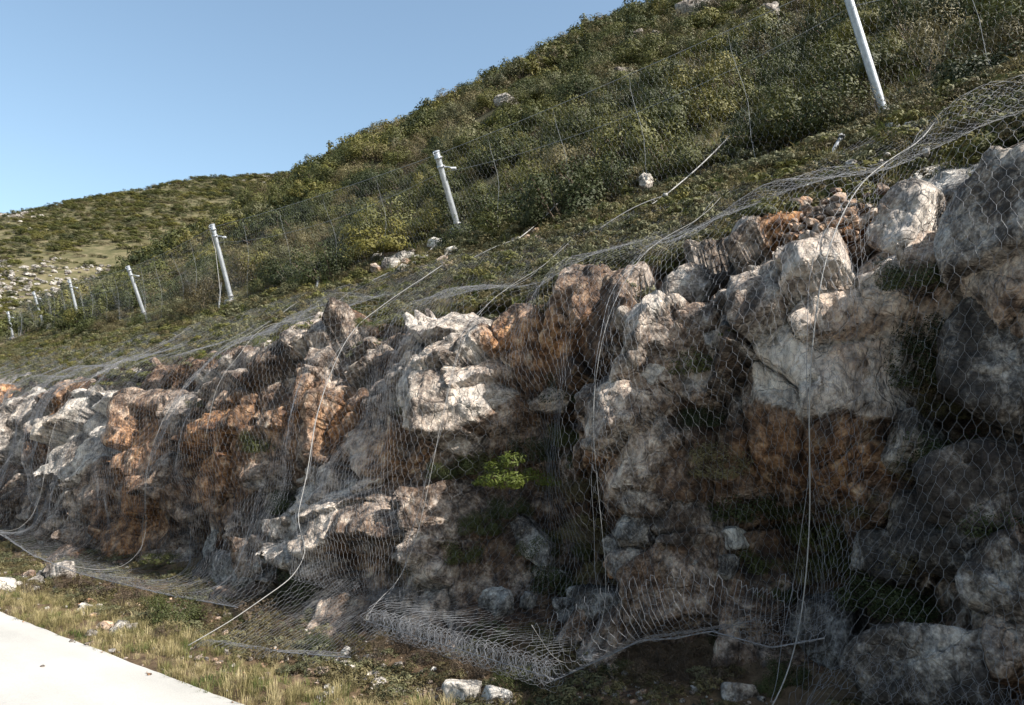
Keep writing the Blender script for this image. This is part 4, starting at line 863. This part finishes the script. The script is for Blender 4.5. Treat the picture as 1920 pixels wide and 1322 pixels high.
# ------------------------------------------------------------------ verge: grass, heath, stones
xp, Y = jitter_grid(2.93, 4.7, -1, 17, .072); X = xp + xs(Y); P = np.stack([X, Y, zverge(xp, Y)], 1); den = fbm(X * 1.3, Y * 1.3, 6.6, 3)
keep = in_view(P, 200)[0] & (rng.random(len(X)) < np.clip(.85 + den * 1.1 - np.maximum(xp - 3.42, 0) * 2.6, .03, 1)); P = P[keep]
scatter('verge_grass', GR, P, rng.uniform(0, 6.28, len(P)), np.column_stack([rng.uniform(.2, .52, len(P))] * 3), rng.choice([0, 0, 1, 1, 2, 3, 4], len(P)), 'dry yellow grass along the edge of the road', 'grass')

xp, Y = jitter_grid(3.2, 4.8, -1, 17, .06); P = np.stack([xp + xs(Y), Y, zverge(xp, Y) + .006], 1); den = fbm(xp * 1.6, Y * 1.1, 12.0, 3)
P = P[in_view(P, 200)[0] & (rng.random(len(xp)) < np.clip(.35 + den * .8, .05, .9))]
xp, Y = jitter_grid(2.2, 3.0, 0, 14, .05); P2 = np.stack([xp + xs(Y), Y, .006 + 0 * Y], 1); P = np.vstack([P, P2[in_view(P2, 100)[0] & (rng.random(len(xp)) < .004 + .08 * np.clip((xp - 2.7) / .25, 0, 1) ** 2)] ])
scatter('verge_gravel', STONE, P, rng.uniform(0, 6.28, len(P)), np.column_stack([.008 + .022 * rng.random(len(P)) ** 2.5] * 3), rng.choice([0, 1, 2, 4, 5, 6], len(P)), 'small gravel and rock chips on the verge soil', 'gravel')
xp, Y = jitter_grid(3.55, 5.0, -1, 17, .15); P = np.stack([xp + xs(Y), Y, zverge(xp, Y) + .01], 1); den = fbm(xp * 1.2, Y * .9, 14.0, 3)
P = P[in_view(P, 200)[0] & (rng.random(len(xp)) < np.clip(.68 + den * .9, .08, .97))]
scatter('foot_herbs', HERB, P, rng.uniform(0, 6.28, len(P)), sc3(rng.uniform(.07, .19, len(P))), rng.choice([0, 1, 4, 1, 4, 2], len(P)), 'low brown and green herbs along the foot of the cut', 'ground cover')
def vpt(px, py):
    P = atZ(px, py, 0.0); 
    for _ in range(4): P = atZ(px, py, float(zverge(np.array(P[0] - xs(P[1])), np.array(P[1]))))
    return P
M_LEAF.append(leaf_material('dark_heath_leaf', [(.1, (.035, .024, .017)), (.5, (.075, .052, .034)), (.9, (.13, .095, .062))], .15))
FOOT = [shrub_mesh('heath_foliage', 6, 170 + j, 1500, .07, .95, .7, 16, 26) for j in range(3)]
HEATH = [(60, 1120, 60), (190, 1120, 80), (260, 1130, 90), (330, 1170, 110), (310, 1195, 60), (480, 1170, 90), (540, 1195, 70), (600, 1215, 60), (760, 1225, 70), (820, 1240, 80), (900, 1262, 80), (960, 1290, 90), (700, 1240, 70),
         (150, 1105, 70), (380, 1165, 70), (440, 1180, 60), (650, 1215, 60), (720, 1215, 60), (860, 1255, 70), (1010, 1300, 70), (1060, 1290, 60), (780, 1245, 60), (560, 1180, 60), (1150, 1270, 70), (1250, 1300, 80), (1340, 1290, 80), (230, 1140, 70), (290, 1150, 70), (1120, 1300, 80), (1200, 1285, 90), (1290, 1275, 80), (1440, 1300, 60), (1130, 1245, 90), (1220, 1250, 110), (1300, 1240, 110), (1380, 1240, 110), (1440, 1255, 100), (1350, 1275, 100), (1260, 1265, 100), (1480, 1280, 90), (1180, 1262, 90), (120, 1110, 60), (420, 1190, 50)]
for i, (a, b_, wp) in enumerate(HEATH):
    P = vpt(a, b_); d_ = (P - CAM) @ Fv; r = wp * d_ / F_PX / 2; k = [3, 6, 3, 2][i % 4]
    put(NEAR[k] if k == 2 else FOOT[i % 3], KN[k], P, r * 1.15, rng.uniform(0, 6.28), 'small dark brown heath bush at the foot of the cut below the nets' if k != 2 else 'small dark green bush at the foot of the cut below the nets', 'shrub', 'bushes along the foot of the cut: ' + ('heath' if k != 2 else 'green'), 1.05)
GREEN = [(1010, 880, 190, .8, 'bright green leafy bush growing out of the middle of the face', 5), (512, 660, 60, .8, 'fresh green sprig on the ledge above the rust stained rock', 5), (400, 675, 60, .6, 'green tuft left of the sprig on the same ledge', 5),
         (1808, 246, 50, .8, 'bright green plant on the slope right of the nearest post', 5), (700, 628, 60, .6, 'green plant growing on top of the pale sunlit block', 5), (665, 1205, 45, 1.0, 'small bright green plant beside the rolled net end', 5),
         (325, 1040, 90, .6, 'dark green plant in the shaded hollow under the left nets', 1), (1410, 655, 45, .7, 'green plant in a crack right of the tan pillar', 5), (935, 1170, 55, .6, 'low green plant behind the rolled net end', 5), (1008, 385, 30, 1.0, 'small dark green cactus-like plant right of the middle post', 5),
         (210, 1128, 50, .5, 'small green plant among the stones at the foot of the left nets', 5), (795, 775, 60, .7, 'grey green plant hanging on the pale sunlit block', 4), (385, 760, 50, .8, 'grey green plant on the rust stained rock', 4), (1250, 470, 90, .5, 'wide green plant on the lip above the tan pillar', 5),
         (1480, 320, 90, .5, 'wide fresh green plant at the top of the net left of the pale stake', 5), (1390, 350, 80, .5, 'second fresh green plant left of the wide one by the stake', 5)]
FRESH = [shrub_mesh('fresh_foliage', k, 140 + j, 1500, .10, .8, .75, 16, 18) for j, k in enumerate((5, 4, 1, 5))]
for i, (a, b_, wp, sz, lab, k) in enumerate(GREEN):
    if b_ > 1110: P = vpt(a, b_); d_ = (P - CAM) @ Fv
    else:
        P, d_ = hit(a, b_ + wp * .25); xp_ = P[0] - xs(P[1]); s_ = float(s_of(t_of_x(xp_)))
        if xp_ < 6.3:
            X, Z, nx, nz = [float(q) for q in prof(P[1], t_of(s_))]; dd = max(0, float(face_base(np.array([P[1]]), np.array([s_]))[0])) + (.42 if i == 0 else .16); P = np.array([X + nx * dd, P[1], Z + nz * dd])
    put(FRESH[{5: 0, 4: 1, 1: 2}[k] if i % 3 else ({5: 3, 4: 1, 1: 2}[k])], 'green_plant', P, wp * d_ / F_PX / 2, rng.uniform(0, 6.28), lab, 'plant', None, sz)
# dark brush filling the shaded hollows of the face
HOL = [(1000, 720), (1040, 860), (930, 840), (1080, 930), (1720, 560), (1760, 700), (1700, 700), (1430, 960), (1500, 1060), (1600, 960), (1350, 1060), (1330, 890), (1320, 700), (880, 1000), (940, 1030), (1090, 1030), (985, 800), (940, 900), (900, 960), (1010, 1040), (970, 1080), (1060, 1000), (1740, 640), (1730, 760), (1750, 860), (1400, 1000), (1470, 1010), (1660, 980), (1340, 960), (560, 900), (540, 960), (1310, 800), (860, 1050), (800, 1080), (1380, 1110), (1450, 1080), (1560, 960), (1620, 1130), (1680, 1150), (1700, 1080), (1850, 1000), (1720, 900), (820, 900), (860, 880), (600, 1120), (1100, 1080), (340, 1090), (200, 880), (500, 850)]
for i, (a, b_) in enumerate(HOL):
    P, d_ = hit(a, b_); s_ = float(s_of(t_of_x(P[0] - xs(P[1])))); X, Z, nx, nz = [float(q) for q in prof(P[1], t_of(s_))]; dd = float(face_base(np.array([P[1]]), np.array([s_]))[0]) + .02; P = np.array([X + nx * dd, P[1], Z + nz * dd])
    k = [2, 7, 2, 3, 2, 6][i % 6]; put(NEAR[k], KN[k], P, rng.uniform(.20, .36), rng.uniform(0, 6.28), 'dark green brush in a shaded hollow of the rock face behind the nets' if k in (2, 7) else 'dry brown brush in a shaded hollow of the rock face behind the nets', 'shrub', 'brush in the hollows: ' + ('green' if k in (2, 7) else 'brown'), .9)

# loose stones
def stones(spec, label, group, seed, tones, on='verge'):
    r_ = np.random.default_rng(seed)
    for (px, py, rx, ry, n, s0, s1) in spec:
        for j in range(n):
            a, b_ = px + r_.normal() * rx * .5, py + r_.normal() * ry * .5
            if on == 'verge': P = vpt(a, b_)
            else: P, _ = hit(a, b_); 
            d_ = (P - CAM) @ Fv; r = r_.uniform(s0, s1) * d_ / F_PX / 2; r *= 1.25; P = P + np.array([0, 0, r * .35])
            if on == 'face':
                xp_ = P[0] - xs(P[1])
                if xp_ < 6.8: P = P + np.array([-.16, 0, .10])
            put(STONE[int(r_.choice(tones))], 'stone', P, r, r_.uniform(0, 6.28), label, 'stone', group, r_.uniform(.8, 1.2), (r_.normal() * .3, r_.normal() * .3))
stones([(620, 1255, 60, 22, 22, 8, 26), (690, 1268, 60, 30, 16, 8, 26), (640, 1300, 50, 20, 8, 8, 20)], 'pale broken stone in the rubble pile on the verge below the rolled net', 'stones of the middle verge pile', 1, [0, 3, 7, 1, 2])
stones([(220, 1185, 40, 12, 12, 8, 26), (165, 1145, 30, 10, 8, 8, 20), (60, 1100, 60, 14, 14, 8, 26)], 'pale stone on the verge below the left nets', 'stones of the left verge', 2, [0, 3, 7, 4])
stones([(400, 1200, 20, 6, 4, 8, 18), (500, 1240, 120, 14, 8, 6, 14), (780, 1300, 80, 14, 9, 6, 14), (1090, 1290, 40, 20, 14, 6, 16)], 'small stone lying in the dry verge grass', 'stones in the verge grass', 3, [0, 1, 2, 4, 6])
stones([(1560, 440, 95, 45, 75, 10, 28), (1520, 480, 50, 14, 14, 12, 26)], 'rust coloured stone in the rubble pocket high on the face', 'stones of the rust coloured pocket', 4, [4, 6, 4, 2], 'face')
stones([(760, 495, 90, 26, 40, 12, 30), (1000, 445, 40, 30, 18, 10, 24)], 'pale stone in the rubble on the slope around the middle post', 'stones on the slope by the middle post', 5, [0, 2, 3, 6], 'face')
stones([(1690, 240, 60, 14, 10, 8, 22), (1110, 470, 80, 10, 6, 8, 18), (1600, 330, 120, 20, 8, 8, 18), (560, 520, 80, 10, 8, 6, 16)], 'stone on the slope near the top of the nets', 'stones near the head of the nets', 6, [0, 3, 1], 'face')
BOULD = [(10, 1106, 40, 'pale rounded boulder at the left edge below the net hem', 7, 1), (115, 1085, 55, 'grey boulder under the left net hem', 5, 1), (868, 1312, 70, 'white broken boulder at the bottom edge of the photo', 0, 1), (930, 1322, 60, 'second white boulder at the bottom edge, right of the larger one', 3, 1),
         (952, 1240, 45, 'pale rock caught inside the rolled net', 7, 1), (724, 1132, 22, 'small white stone behind the nets left of the roll', 7, 0), (1385, 1312, 60, 'grey boulder at the bottom edge below the frayed hem', 5, 1), (1092, 1278, 30, 'pale stone under the net beside the roll', 0, 1)]
for (a, b_, wp, lab, k, vg) in BOULD:
    P = vpt(a, b_) if vg else hit(a, b_)[0] + np.array([-.2, 0, 0]); d_ = (P - CAM) @ Fv; r = wp * d_ / F_PX / 2
    V, Fi = rock_shape(500 + a, 8, 4, .8); me = mesh_np('boulder', V * np.array([1, .85, .75]), Fi, M_ROCK, True, {'stain': np.full(len(V), .1), 'tone': np.full(len(V), .85 if k in (0, 3, 7) else .55)})
    put(me, 'boulder', P + np.array([0, 0, r * .35]), r, rng.uniform(0, 6), lab, 'boulder', None)
HROCK = [(1312, 36, 85, 30, 'long pale outcrop near the top of the hillside'), (1195, 84, 50, 22, 'pale outcrop left of the long one on the hillside'), (1166, 152, 42, 22, 'white rock face showing in the scrub halfway up the hill'), (1445, 38, 50, 26, 'grey outcrop right of the long one on the hillside'),
         (950, 200, 40, 14, 'small pale outcrop in the scrub above the middle post'), (1212, 361, 26, 14, 'pale stone in the scrub above the long anchor rope'), (1230, 78, 30, 12, 'small pale ledge between the two upper outcrops')]
for j, (a, b_, wp, hp, lab) in enumerate(HROCK):
    P, d_ = hit(a, b_); V, Fi = rock_shape(700 + j, 9, 4, 1.2); w_ = wp * d_ / F_PX / 2; h_ = hp * d_ / F_PX / 2
    me = mesh_np('outcrop', V * np.array([w_, w_ * .9, h_ * 1.3 + .06]), Fi, M_ROCK, True, {'stain': np.full(len(V), .1), 'tone': np.full(len(V), .58)})
    o = obj('outcrop', me); n_ = -ray(a, b_); o.location = tuple(P + n_ / np.linalg.norm(n_) * (.5 + .01 * d_) + np.array([0, 0, .15])); setp(o, lab, 'outcrop', 'pale outcrops in the hillside scrub')
